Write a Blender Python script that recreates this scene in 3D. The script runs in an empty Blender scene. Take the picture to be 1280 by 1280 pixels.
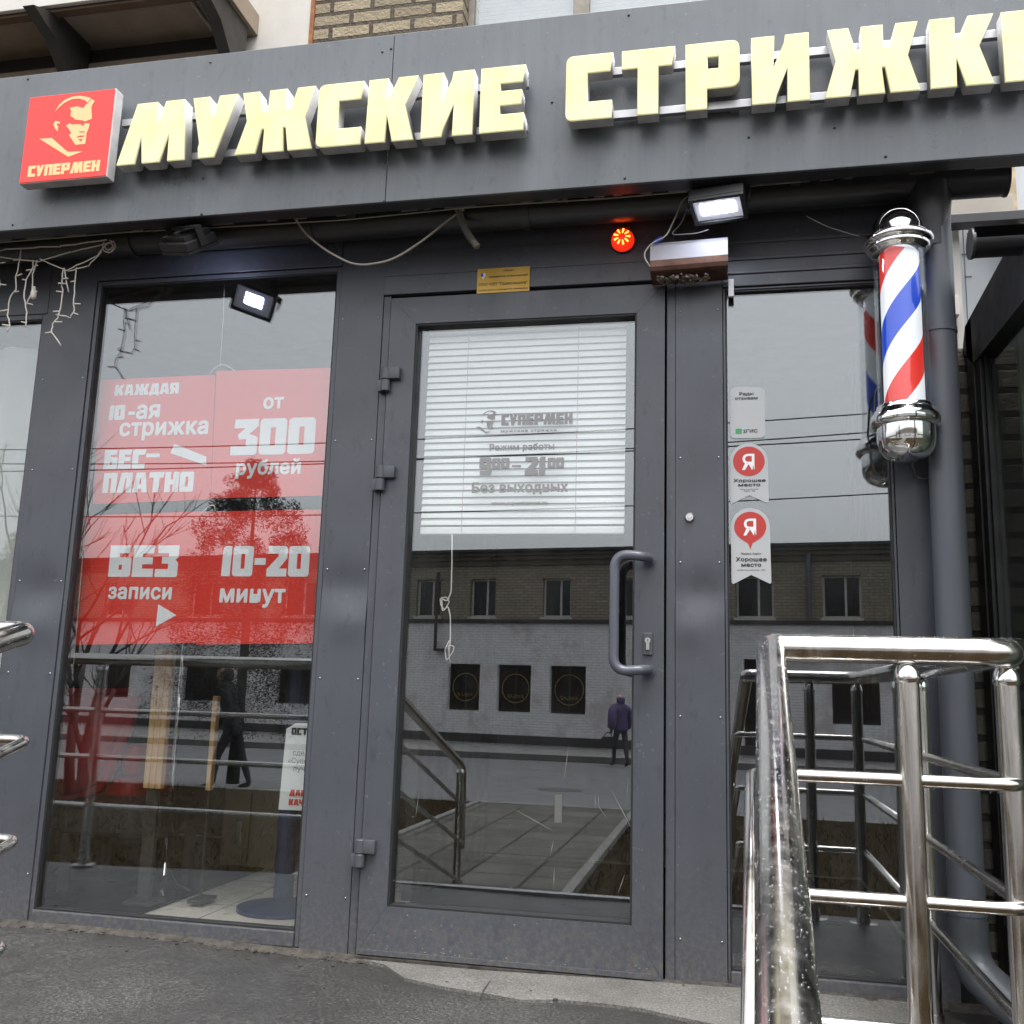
import bpy, bmesh, math, random
from mathutils import Vector, Matrix
random.seed(7)
rad = math.radians
C = bpy.context.scene.collection
sc = bpy.context.scene

# ---------------------------------------------------------------- camera, sky, sun, exposure
F_PX, YAW, PITCH, ROLL, DIST = 1250.0, rad(12.16), rad(10.28), rad(1.754), 3.0
fwd = Vector((-math.sin(YAW)*math.cos(PITCH), math.cos(YAW)*math.cos(PITCH), math.sin(PITCH)))
r0 = Vector((math.cos(YAW), math.sin(YAW), 0)); u0 = r0.cross(fwd)
rgt = math.cos(ROLL)*r0 + math.sin(ROLL)*u0
upv = -math.sin(ROLL)*r0 + math.cos(ROLL)*u0
CAM = Vector((0, -DIST, 0))
cd = bpy.data.cameras.new('camera'); cam = bpy.data.objects.new('camera', cd); C.objects.link(cam)
cd.sensor_fit = 'HORIZONTAL'; cd.sensor_width = 36; cd.lens = 36*F_PX/1280
cd.clip_start = 0.02; cd.clip_end = 500
m3 = Matrix((rgt, upv, -fwd)).transposed()
cam.matrix_world = Matrix.Translation(CAM) @ m3.to_4x4()
sc.camera = cam

w = bpy.data.worlds.new('World'); sc.world = w; w.use_nodes = True
nt = w.node_tree; bg = nt.nodes['Background']
sky = nt.nodes.new('ShaderNodeTexSky'); sky.sky_type = 'NISHITA'; sky.sun_disc = False
SUN_EL, SUN_AZ = rad(76), rad(140)
sky.sun_elevation = SUN_EL; sky.sun_rotation = SUN_AZ; sky.air_density = 1.0; sky.dust_density = 6.0; sky.ozone_density = 1.0
hs = nt.nodes.new('ShaderNodeHueSaturation'); hs.inputs['Saturation'].default_value = 0.12
nt.links.new(sky.outputs[0], hs.inputs['Color']); nt.links.new(hs.outputs[0], bg.inputs['Color'])
bg.inputs['Strength'].default_value = 0.15
sl = bpy.data.lights.new('sun', 'SUN'); sl.energy = 0.6; sl.angle = rad(35); sl.color = (1, .97, .93)
so = bpy.data.objects.new('sun', sl); C.objects.link(so)
sd = Vector((math.sin(SUN_AZ)*math.cos(SUN_EL), math.cos(SUN_AZ)*math.cos(SUN_EL), math.sin(SUN_EL)))
so.rotation_euler = sd.to_track_quat('Z', 'Y').to_euler(); so.location = sd*60
sc.view_settings.view_transform = 'Standard'; sc.view_settings.look = 'None'
sc.view_settings.exposure = 1.66; sc.view_settings.gamma = 1
sc.cycles.max_bounces = 10; sc.cycles.transparent_max_bounces = 24; sc.cycles.glossy_bounces = 6
sc.cycles.transmission_bounces = 6; sc.cycles.caustics_reflective = False; sc.cycles.caustics_refractive = False
sc.cycles.use_denoising = True
sc.cycles.sample_clamp_indirect = 8

def at(px, py, y=0.0):
    d = fwd*F_PX + rgt*(px-640) - upv*(py-640)
    return CAM + d*((y+DIST)/d.y)
def atx(px, py, x):
    d = fwd*F_PX + rgt*(px-640) - upv*(py-640)
    return CAM + d*((x-CAM.x)/d.x)

# ---------------------------------------------------------------- materials
MATS = {}
def nodes(name):
    m = bpy.data.materials.new(name); m.use_nodes = True
    t = m.node_tree; return m, t, t.nodes['Principled BSDF']
def noise(t, scale, detail=4, rough=.55, vec=None, dim='3D'):
    n = t.nodes.new('ShaderNodeTexNoise'); n.inputs['Scale'].default_value = scale
    n.inputs['Detail'].default_value = detail; n.inputs['Roughness'].default_value = rough
    if vec: t.links.new(vec, n.inputs['Vector'])
    return n.outputs['Fac']
def coord(t, sx=1, sy=1, sz=1):
    tc = t.nodes.new('ShaderNodeTexCoord'); mp = t.nodes.new('ShaderNodeMapping')
    mp.inputs['Scale'].default_value = (sx, sy, sz); t.links.new(tc.outputs['Object'], mp.inputs['Vector'])
    return mp.outputs['Vector']
def ramp(t, fac, stops):
    r = t.nodes.new('ShaderNodeValToRGB'); e = r.color_ramp.elements
    while len(e) < len(stops): e.new(0.5)
    for i, (p, c) in enumerate(stops):
        e[i].position = p; e[i].color = (c, c, c, 1) if isinstance(c, (int, float)) else (*c, 1)
    t.links.new(fac, r.inputs['Fac']); return r.outputs['Color']
def mix(t, fac, a, b, blend='MIX'):
    n = t.nodes.new('ShaderNodeMix'); n.data_type = 'RGBA'; n.blend_type = blend
    for s, v in ((n.inputs['Factor'], fac), (n.inputs[6], a), (n.inputs[7], b)):
        if hasattr(v, 'links') or hasattr(v, 'is_linked'): t.links.new(v, s)
        elif isinstance(v, (int, float)) and s.type == 'RGBA': s.default_value = (v, v, v, 1)
        elif isinstance(v, tuple): s.default_value = (*v, 1)
        else: s.default_value = v
    return n.outputs[2]
def bump(t, b, h, strength=.3, dist=.01):
    n = t.nodes.new('ShaderNodeBump'); n.inputs['Strength'].default_value = strength; n.inputs['Distance'].default_value = dist
    t.links.new(h, n.inputs['Height']); t.links.new(n.outputs[0], b.inputs['Normal'])
def mat(name, col, rough=.5, metal=0, var=.12, vscale=6, spec=None, emit=None, estr=0, coat=0, bmp=0, bscale=60, stretch=(1, 1, 1)):
    m, t, b = nodes(name)
    v = coord(t, *stretch)
    n = noise(t, vscale, 5, .6, v)
    lo = tuple(c*(1-var) for c in col); hi = tuple(min(1, c*(1+var)) for c in col)
    t.links.new(ramp(t, n, [(.3, lo), (.7, hi)]), b.inputs['Base Color'])
    r = ramp(t, noise(t, vscale*1.7, 3, .5, v), [(.3, max(0.02, rough*.8)), (.75, min(1, rough*1.2))])
    t.links.new(r, b.inputs['Roughness']); b.inputs['Metallic'].default_value = metal
    if spec is not None: b.inputs['Specular IOR Level'].default_value = spec
    if emit: b.inputs['Emission Color'].default_value = (*emit, 1); b.inputs['Emission Strength'].default_value = estr
    if coat: b.inputs['Coat Weight'].default_value = coat; b.inputs['Coat Roughness'].default_value = .08
    if bmp: bump(t, b, noise(t, bscale, 4, .6, v), bmp, .004)
    MATS[name] = m; return m

def painted_metal(name, col, rough, dirt=.35, streak=True):
    m, t, b = nodes(name)
    v = coord(t); vs = coord(t, 14, 14, .7)
    base = ramp(t, noise(t, 3, 4, .6, v), [(.3, tuple(c*.9 for c in col)), (.7, tuple(c*1.08 for c in col))])
    st = ramp(t, noise(t, 3.0, 5, .65, vs), [(.42, 0), (.75, dirt if streak else 0)])
    base = mix(t, st, base, tuple(c*.55+.02 for c in col))
    sp = ramp(t, noise(t, 55, 2, .6, v), [(.68, 0), (.73, .4)])
    base = mix(t, sp, base, tuple(c*1.6+.06 for c in col))
    sm = ramp(t, noise(t, 26, 6, .75, coord(t, 1, 1, .5)), [(.555, 0), (.66, .40)])
    base = mix(t, sm, base, tuple(c*.45 for c in col))
    if not name.startswith('fascia'):
        tc = t.nodes.new('ShaderNodeTexCoord'); sp2 = t.nodes.new('ShaderNodeSeparateXYZ'); t.links.new(tc.outputs['Object'], sp2.inputs[0])
        hz = ramp(t, sp2.outputs['Z'], [(.0, 1), (.16, .35), (.45, 0)])
        ml = t.nodes.new('ShaderNodeMath'); ml.operation = 'MULTIPLY'; t.links.new(hz, ml.inputs[0])
        t.links.new(ramp(t, noise(t, 70, 5, .75, v), [(.42, 0), (.68, .8)]), ml.inputs[1])
        base = mix(t, ml.outputs[0], base, (.16, .145, .12))
    t.links.new(base, b.inputs['Base Color'])
    t.links.new(ramp(t, noise(t, 5, 4, .6, v), [(.3, rough*.75), (.7, rough*1.25)]), b.inputs['Roughness'])
    b.inputs['Specular IOR Level'].default_value = .5
    bump(t, b, noise(t, 2.2, 2, .4, v), .25, .01)
    MATS[name] = m; return m

FRAME = painted_metal('anthracite_frame_paint', (.073, .078, .094), .36)
FASC = painted_metal('fascia_paint', (.128, .140, .154), .33, .45)
GUT = mat('dark_gutter_paint', (.029, .030, .033), .4, var=.2, bmp=.05)
PIPE = mat('downpipe_paint', (.095, .103, .124), .4, var=.14, stretch=(1, 1, .2))
GASK = mat('black_rubber', (.018, .018, .019), .6)
ALU = mat('brushed_aluminium', (.42, .42, .43), .38, metal=.85, var=.08, vscale=10)
RET = mat('letter_return_aluminium', (.55, .545, .55), .5, metal=.0, var=.18, vscale=14)
CHROME = mat('chrome', (.86, .86, .86), .085, metal=1, var=.02)
def stainless(name, rough, stretch):
    m, t, b = nodes(name); v = coord(t, *stretch)
    t.links.new(ramp(t, noise(t, 20, 4, .6, v), [(.3, (.56, .54, .51)), (.7, (.72, .69, .66))]), b.inputs['Base Color'])
    b.inputs['Metallic'].default_value = 1
    t.links.new(ramp(t, noise(t, 40, 4, .6, v), [(.3, rough*.5), (.7, rough*1.4)]), b.inputs['Roughness'])
    bump(t, b, noise(t, 130, 2, .5, coord(t)), .018, .001)
    return m
INOX = stainless('wet_stainless_tube', .2, (1, 1, .3))
RED = mat('red_lightbox_acrylic', (.50, .030, .026), .35, var=.05, emit=(1, .055, .045), estr=.14)
CREAM = mat('cream_vinyl', (.55, .40, .19), .4, var=.04, emit=(1, .72, .36), estr=.08)
def lit_letter():
    m, t, b = nodes('yellow_letter_acrylic'); v = coord(t)
    n = noise(t, 11, 4, .6, v); dk = ramp(t, noise(t, 6, 6, .7, coord(t, 9, 9, 1.2)), [(.50, 0), (.80, .55)])
    t.links.new(mix(t, dk, ramp(t, n, [(.3, (.40, .38, .20)), (.7, (.52, .49, .27))]), (.24, .21, .11)), b.inputs['Base Color'])
    t.links.new(ramp(t, n, [(.25, (.74, .69, .34)), (.75, (1, .95, .56))]), b.inputs['Emission Color'])
    b.inputs['Emission Strength'].default_value = .18; b.inputs['Roughness'].default_value = .4
    return m
YEL = lit_letter()
POSTER = mat('red_poster_print', (.76, .028, .010), .5, var=.03)
WHITE = mat('white_print', (.85, .85, .85), .5, var=.03)
PAPER = mat('white_board', (.72, .74, .70), .55, var=.04)
BLACKINK = mat('black_ink', (.015, .015, .018), .5)
GREYINK = mat('grey_ink', (.16, .16, .16), .5)
REDINK = mat('red_ink', (.60, .03, .02), .5)
REDST = mat('red_sticker_print', (.50, .035, .028), .35, var=.03)
GREEN = mat('green_print', (.05, .32, .12), .4)
VINYL = mat('grey_vinyl_lettering', (.29, .285, .29), .6, var=.05)
BLIND = mat('white_blind_slat', (.88, .90, .89), .45, var=.02)
STRING = mat('white_string', (.75, .73, .68), .8)
GOLD = mat('brass_plate', (.50, .30, .045), .35, metal=.3, var=.12)
COPPER = mat('brown_foil_tape', (.24, .135, .10), .35, metal=.5, var=.3, vscale=25)
WSTEEL = mat('white_sheet_metal', (.74, .74, .78), .35, var=.06)
BLUECLIP = mat('blue_clip', (.03, .09, .5), .4)
WIRE = mat('beige_cable', (.42, .39, .33), .6)
WIREG = mat('grey_cable', (.18, .18, .17), .6)
CONDUIT = mat('corrugated_conduit', (.15, .145, .13), .6)
FAIRY = mat('fairy_light_wire', (.62, .58, .52), .5)
BLACKP = mat('black_plastic', (.02, .02, .022), .45)
BEACON = mat('red_beacon_lens', (.45, .012, .006), .15, emit=(1, .03, .008), estr=.28)
LEDR = mat('red_led', (1, .2, .05), .3, emit=(1, .12, .015), estr=3.5)
LEDW = mat('white_led', (1, 1, 1), .3, emit=(.80, .84, 1), estr=22)
REFL = mat('flood_reflector', (.45, .45, .5), .3, emit=(.8, .82, 1), estr=.12)
STEEL = mat('zinc_screw', (.55, .55, .56), .3, metal=1)
def glassmat(name, a, tint=(1, 1, 1), rough=.0):
    m = bpy.data.materials.new(name); m.use_nodes = True; t = m.node_tree; t.nodes.clear()
    o = t.nodes.new('ShaderNodeOutputMaterial'); mx = t.nodes.new('ShaderNodeMixShader')
    tr = t.nodes.new('ShaderNodeBsdfTransparent'); tr.inputs[0].default_value = (*tint, 1)
    gl = t.nodes.new('ShaderNodeBsdfGlossy'); gl.inputs['Roughness'].default_value = rough
    gl.inputs['Color'].default_value = (.93, .97, 1.0, 1)
    lw = t.nodes.new('ShaderNodeLayerWeight'); lw.inputs['Blend'].default_value = .5
    p = t.nodes.new('ShaderNodeMath'); p.operation = 'POWER'; p.inputs[1].default_value = 5
    ma = t.nodes.new('ShaderNodeMath'); ma.operation = 'MULTIPLY_ADD'; ma.inputs[1].default_value = 1-a; ma.inputs[2].default_value = a
    t.links.new(lw.outputs['Facing'], p.inputs[0]); t.links.new(p.outputs[0], ma.inputs[0])
    t.links.new(ma.outputs[0], mx.inputs[0]); t.links.new(tr.outputs[0], mx.inputs[1]); t.links.new(gl.outputs[0], mx.inputs[2])
    v = coord(t); nb = t.nodes.new('ShaderNodeBump'); nb.inputs['Strength'].default_value = .02; nb.inputs['Distance'].default_value = .004
    t.links.new(noise(t, .9, 0, .3, v), nb.inputs['Height']); t.links.new(nb.outputs[0], gl.inputs['Normal'])
    if name == 'shop_glass':
        df = t.nodes.new('ShaderNodeBsdfDiffuse'); df.inputs[0].default_value = (.5, .5, .48, 1); m2 = t.nodes.new('ShaderNodeMixShader')
        ds = ramp(t, noise(t, 3.5, 7, .7, coord(t, 1.6, 1, .6)), [(.45, .001), (.75, .018)])
        t.links.new(ds, m2.inputs[0]); t.links.new(mx.outputs[0], m2.inputs[1]); t.links.new(df.outputs[0], m2.inputs[2]); t.links.new(m2.outputs[0], o.inputs[0])
    else: t.links.new(mx.outputs[0], o.inputs[0])
    return m
GLASS = glassmat('shop_glass', .125, (.95, .96, .96))
TUBEGL = glassmat('clear_acrylic', .035, (.98, .98, .98))
NEIGHGL = glassmat('dim_shop_glass', .055, (.9, .93, .9))
DARKGL = glassmat('far_window_glass', .05, (.3, .32, .33), .02)
def water():
    m = glassmat('water_drop', .075, (.95, .955, .96), .14)
    return m
WATER = water()

def brickmat(name, c1, c2, mort, axis='x', bw=.25, bh=.075, mortar=.012, paint=None, rough=.85, offset=.5, smear=.3, bstr=.6):
    m, t, b = nodes(name)
    tc = t.nodes.new('ShaderNodeTexCoord'); sp = t.nodes.new('ShaderNodeSeparateXYZ'); cb = t.nodes.new('ShaderNodeCombineXYZ')
    t.links.new(tc.outputs['Object'], sp.inputs[0])
    wob = noise(t, 9, 2, .5, tc.outputs['Object'])
    wm = t.nodes.new('ShaderNodeMath'); wm.operation = 'MULTIPLY_ADD'; wm.inputs[1].default_value = .012; t.links.new(wob, wm.inputs[0])
    t.links.new(sp.outputs['Z'], wm.inputs[2])
    t.links.new(sp.outputs['X' if axis == 'x' else 'Y'], cb.inputs[0]); t.links.new(wm.outputs[0], cb.inputs[1])
    br = t.nodes.new('ShaderNodeTexBrick'); t.links.new(cb.outputs[0], br.inputs['Vector'])
    br.inputs['Scale'].default_value = 1; br.inputs['Mortar Size'].default_value = mortar; br.inputs['Mortar Smooth'].default_value = .25
    br.inputs['Brick Width'].default_value = bw; br.inputs['Row Height'].default_value = bh; br.offset = offset
    br.inputs['Color1'].default_value = (*c1, 1); br.inputs['Color2'].default_value = (*c2, 1); br.inputs['Mortar'].default_value = (*mort, 1)
    col = br.outputs['Color']
    col = mix(t, ramp(t, noise(t, 1.4, 6, .7, tc.outputs['Object']), [(.4, 0), (.72, smear)]), col, tuple(c*.45 for c in c1))
    col = mix(t, ramp(t, noise(t, 30, 4, .7, tc.outputs['Object']), [(.5, 0), (.8, .4)]), col, tuple(c*.7 for c in c2))
    if paint:
        pm = ramp(t, noise(t, .9, 7, .72, tc.outputs['Object']), [(.50, 0), (.62, .75)])
        col = mix(t, pm, col, paint)
    t.links.new(col, b.inputs['Base Color']); b.inputs['Roughness'].default_value = rough
    bm_ = t.nodes.new('ShaderNodeMath'); bm_.operation = 'SUBTRACT'; t.links.new(noise(t, 40, 4, .6, tc.outputs['Object']), bm_.inputs[0]); t.links.new(br.outputs['Fac'], bm_.inputs[1])
    bump(t, b, bm_.outputs[0], bstr, .012)
    return m
BRICKC = brickmat('cream_silicate_brick', (.25, .205, .135), (.37, .31, .21), (.055, .04, .028), bw=.26, bh=.088, mortar=.014, smear=.5, bstr=1.0)
BRICKS = brickmat('old_pale_brick', (.14, .13, .105), (.20, .18, .15), (.04, .035, .03), bw=.26, bh=.078)
BRICKB = brickmat('brown_far_brick', (.27, .235, .17), (.36, .31, .23), (.15, .13, .11), bw=.26, bh=.09, mortar=.014)
BRICKW = brickmat('whitewashed_far_brick', (.80, .79, .79), (.86, .85, .85), (.62, .61, .61), bw=.26, bh=.082, mortar=.012, paint=(.52, .46, .46), smear=.12)

def asphalt(name, col, wet=.5):
    m, t, b = nodes(name); v = coord(t)
    fine = noise(t, 120, 3, .75, v)
    big = noise(t, 2.2, 5, .6, v)
    c = ramp(t, fine, [(.36, tuple(x*.35 for x in col)), (.53, col), (.68, tuple(min(1, x*2.8) for x in col))])
    vo = t.nodes.new('ShaderNodeTexVoronoi'); vo.inputs['Scale'].default_value = 110; t.links.new(v, vo.inputs['Vector'])
    sx_ = t.nodes.new('ShaderNodeSeparateColor'); t.links.new(vo.outputs['Color'], sx_.inputs[0])
    st_ = t.nodes.new('ShaderNodeMath'); st_.operation = 'MULTIPLY'
    t.links.new(ramp(t, sx_.outputs[0], [(.55, 0), (.95, .5)]), st_.inputs[0]); t.links.new(ramp(t, vo.outputs['Distance'], [(.25, 1), (.55, 0)]), st_.inputs[1])
    c = mix(t, st_.outputs[0], c, tuple(min(1, x*3.2) for x in col))
    wetm = ramp(t, big, [(.32, 0), (.66, wet)])
    c = mix(t, wetm, c, tuple(x*.55 for x in col))
    t.links.new(c, b.inputs['Base Color'])
    t.links.new(mix(t, wetm, .62, .10), b.inputs['Roughness'])
    bump(t, b, fine, .25, .004); return m
ASPH = asphalt('wet_asphalt', (.044, .043, .041), .75)
ROADM = asphalt('wet_road_asphalt', (.085, .085, .09), .3)
def concrete():
    m, t, b = nodes('worn_concrete'); v = coord(t)
    f = noise(t, 150, 3, .75, v)
    c = ramp(t, f, [(.34, (.07, .068, .062)), (.52, (.150, .146, .136)), (.70, (.26, .255, .24))])
    c = mix(t, ramp(t, noise(t, 5, 6, .7, v), [(.42, 0), (.66, .6)]), c, (.075, .070, .062))
    t.links.new(c, b.inputs['Base Color']); b.inputs['Roughness'].default_value = .75
    bump(t, b, f, .5, .004); return m
CONC = concrete()
RUBB = mat('crumbled_mortar', (.050, .044, .037), .9, var=.6, vscale=30, bmp=.8, bscale=90)
def paving():
    m, t, b = nodes('paving_slabs'); tc = t.nodes.new('ShaderNodeTexCoord')
    br = t.nodes.new('ShaderNodeTexBrick'); br.offset = 0; t.links.new(tc.outputs['Object'], br.inputs['Vector'])
    br.inputs['Scale'].default_value = 1; br.inputs['Brick Width'].default_value = .5; br.inputs['Row Height'].default_value = .5; br.inputs['Mortar Size'].default_value = .016
    br.inputs['Color1'].default_value = (.062, .059, .052, 1); br.inputs['Color2'].default_value = (.105, .10, .09, 1); br.inputs['Mortar'].default_value = (.022, .020, .018, 1)
    c = mix(t, ramp(t, noise(t, 1.5, 5, .6, tc.outputs['Object']), [(.4, 0), (.7, .6)]), br.outputs['Color'], (.04, .037, .03))
    t.links.new(c, b.inputs['Base Color']); b.inputs['Roughness'].default_value = .7; b.inputs['Specular IOR Level'].default_value = .15
    return m
PAVE = paving()
SOIL = mat('dead_grass_soil', (.026, .019, .011), .9, spec=0, var=.6, vscale=12, bmp=.2, bscale=90)
GRASS = mat('winter_grass_blade', (.045, .034, .015), .7, spec=0, var=.5, vscale=3)
BARK = mat('bark', (.045, .038, .03), .9, var=.3, vscale=20)
NEEDLE = mat('conifer_foliage', (.03, .042, .03), .8, spec=.1, var=.5, vscale=4)
TILE = mat('beige_floor_tile', (.72, .67, .57), .3, var=.06)
INTW = mat('interior_wall', (.035, .037, .037), .8, var=.1)
INTD = mat('interior_dark_ceiling', (.06, .06, .065), .8)
REDCH = mat('red_armchair_leather', (.75, .03, .03), .4, var=.15)
WOOD = mat('pine_slat', (.66, .40, .17), .5, var=.2, vscale=8, stretch=(6, 6, .6))
DARKW = mat('dark_bench_leather', (.035, .035, .035), .4)
BLUEF = mat('navy_stand', (.010, .022, .075), .4)
CURT = mat('pale_curtain', (.72, .74, .68), .8, var=.05)
SIDING = mat('pale_siding', (.50, .53, .56), .5, var=.06)
PLAST = mat('white_plaster', (.58, .56, .52), .85, var=.06)
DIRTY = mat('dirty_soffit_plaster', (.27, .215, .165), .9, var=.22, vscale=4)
RUST = mat('rusty_edge', (.30, .12, .04), .9, var=.4, vscale=20)
DKSTEEL = mat('dark_steel', (.03, .027, .025), .6)
OLDFR = mat('weathered_window_frame', (.26, .235, .20), .7, var=.25, vscale=12)
UPBL = mat('upper_blind_slat', (.40, .42, .43), .5)
STW = mat('white_sticker', (.47, .48, .49), .4, var=.03)
PVC = mat('white_window_frame', (.55, .53, .49), .5, var=.08)
PURPLE = mat('purple_jacket', (.075, .05, .14), .8)
BLKCLOTH = mat('black_clothing', (.026, .026, .03), .85)
SKIN = mat('skin', (.42, .25, .18), .6)
HAIR = mat('dark_hair', (.02, .015, .012), .6)

# ---------------------------------------------------------------- helpers
LOC = {}
def finish(o, parent):
    if parent is not None:
        o.parent = parent
        o.data.transform(Matrix.Translation(-LOC[parent.name])); LOC[o.name] = LOC[parent.name]
def mesh_obj(name, me, m, parent=None, base=None):
    o = bpy.data.objects.new(name, me); C.objects.link(o)
    if m is not None and len(me.materials) == 0: me.materials.append(m)
    if parent is not None: finish(o, parent)
    else:
        b = Vector(base) if base is not None else Vector((0, 0, 0))
        me.transform(Matrix.Translation(-b)); o.location = b; LOC[o.name] = b
    return o
def obj(name, bm, m, parent=None, smooth=False, base=None, auto=None):
    me = bpy.data.meshes.new(name); bmesh.ops.recalc_face_normals(bm, faces=bm.faces[:]); bm.to_mesh(me); bm.free()
    if smooth: me.shade_smooth()
    if auto: 
        me.shade_smooth(); me.set_sharp_from_angle(angle=rad(auto))
    return mesh_obj(name, me, m, parent, base)
def thing(name, label, cat, loc=(0, 0, 0), group=None):
    o = bpy.data.objects.new(name, None); C.objects.link(o); o.location = loc; LOC[o.name] = Vector(loc)
    o.empty_display_size = .1
    return tag(o, label, cat, group)
def tag(o, label, cat, group=None, kind=None):
    if label: o['label'] = label
    if cat: o['category'] = cat
    if group: o['group'] = group
    if kind: o['kind'] = kind
    return o
def struct(o): o['kind'] = 'structure'; return o
def B(): return bmesh.new()
def box(bm, x0, x1, y0, y1, z0, z1, bev=0):
    r = bmesh.ops.create_cube(bm, size=1)['verts']
    for v in r:
        v.co = Vector(((x0+x1)/2+v.co.x*(x1-x0), (y0+y1)/2+v.co.y*(y1-y0), (z0+z1)/2+v.co.z*(z1-z0)))
    if bev:
        es = list({e for v in r for e in v.link_edges})
        bmesh.ops.bevel(bm, geom=es, offset=bev, segments=2, affect='EDGES', profile=.6)
    return bm
def fillet(pts, r, n=6):
    pts = [Vector(p) for p in pts]; out = [pts[0]]
    for i in range(1, len(pts)-1):
        a, b, c = pts[i-1], pts[i], pts[i+1]
        d1, d2 = (a-b), (c-b); rr = min(r, d1.length*.49, d2.length*.49)
        p1 = b+d1.normalized()*rr; p2 = b+d2.normalized()*rr
        for k in range(n+1):
            s = k/n; out.append(p1*(1-s)**2 + b*2*s*(1-s) + p2*s*s)
    out.append(pts[-1]); return out
def tube(bm, pts, r, seg=12, cap=True, closed=False):
    pts = [Vector(p) for p in pts]; n = len(pts); rs = r if isinstance(r, (list, tuple)) else [r]*n
    rings = []; t0 = (pts[1]-pts[0]).normalized()
    nrm = t0.cross(Vector((0, 0, 1)));
    if nrm.length < 1e-3: nrm = t0.cross(Vector((0, 1, 0)))
    nrm.normalize()
    for i, p in enumerate(pts):
        t = (pts[min(i+1, n-1)]-pts[max(i-1, 0)])
        t = t.normalized() if t.length > 1e-9 else t0
        nrm = (nrm - t*nrm.dot(t))
        if nrm.length < 1e-6: nrm = t.orthogonal()
        nrm.normalize(); bi = t.cross(nrm)
        rings.append([bm.verts.new(p+nrm*math.cos(2*math.pi*k/seg)*rs[i]+bi*math.sin(2*math.pi*k/seg)*rs[i]) for k in range(seg)])
    for a, b in zip(rings[:-1], rings[1:]):
        for k in range(seg): bm.faces.new((a[k], a[(k+1) % seg], b[(k+1) % seg], b[k]))
    if cap: bm.faces.new(rings[0][::-1]); bm.faces.new(rings[-1])
    return bm
def lathe(bm, prof, c, axis=Vector((0, 0, 1)), seg=40):
    c = Vector(c); ax = Vector(axis).normalized(); e1 = ax.orthogonal().normalized(); e2 = ax.cross(e1); rings = []
    for r, h in prof:
        rings.append([bm.verts.new(c+ax*h+(e1*math.cos(2*math.pi*k/seg)+e2*math.sin(2*math.pi*k/seg))*max(r, 1e-5)) for k in range(seg)])
    for a, b in zip(rings[:-1], rings[1:]):
        for k in range(seg): bm.faces.new((a[k], a[(k+1) % seg], b[(k+1) % seg], b[k]))
    return bm
def ball(bm, c, r, s=(1, 1, 1), sub=2):
    vs = bmesh.ops.create_icosphere(bm, subdivisions=sub, radius=r)['verts']
    for v in vs: v.co = Vector((v.co.x*s[0], v.co.y*s[1], v.co.z*s[2]))+Vector(c)
    return bm
def poly_mesh(polys, depth, bevel=0):
    """2-D polygons (even-odd holes) in x,z -> solid mesh from y=0 (front) to y=depth"""
    cu = bpy.data.curves.new('shape', 'CURVE'); cu.dimensions = '2D'; cu.fill_mode = 'BOTH'
    cu.extrude = depth/2; cu.bevel_depth = bevel; cu.bevel_resolution = 1
    if bevel: cu.offset = -bevel; cu.extrude = depth/2-bevel
    for p in polys:
        s = cu.splines.new('POLY'); s.points.add(len(p)-1); s.use_cyclic_u = True
        for q, (x, z) in zip(s.points, p): q.co = (x, z, 0, 1)
    return curve_to_mesh(cu, depth)
def curve_to_mesh(cu, depth):
    o = bpy.data.objects.new('shape', cu)
    me = bpy.data.meshes.new_from_object(o); bpy.data.objects.remove(o); bpy.data.curves.remove(cu)
    me.materials.clear()
    me.transform(Matrix(((1, 0, 0, 0), (0, 0, -1, depth/2), (0, 1, 0, 0), (0, 0, 0, 1))))
    return me
def rp(pts, rr):
    """round chosen corners of a polygon: rr = {index: radius}"""
    out = []; n = len(pts)
    for i, p in enumerate(pts):
        r = rr.get(i, 0); p = Vector(p)
        if not r: out.append(tuple(p)); continue
        a = Vector(pts[i-1]); c = Vector(pts[(i+1) % n])
        p1 = p+(a-p).normalized()*r; p2 = p+(c-p).normalized()*r
        for k in range(6):
            s = k/5; q = p1*(1-s)**2+p*2*s*(1-s)+p2*s*s; out.append(tuple(q))
    return out
RR = .12
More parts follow.
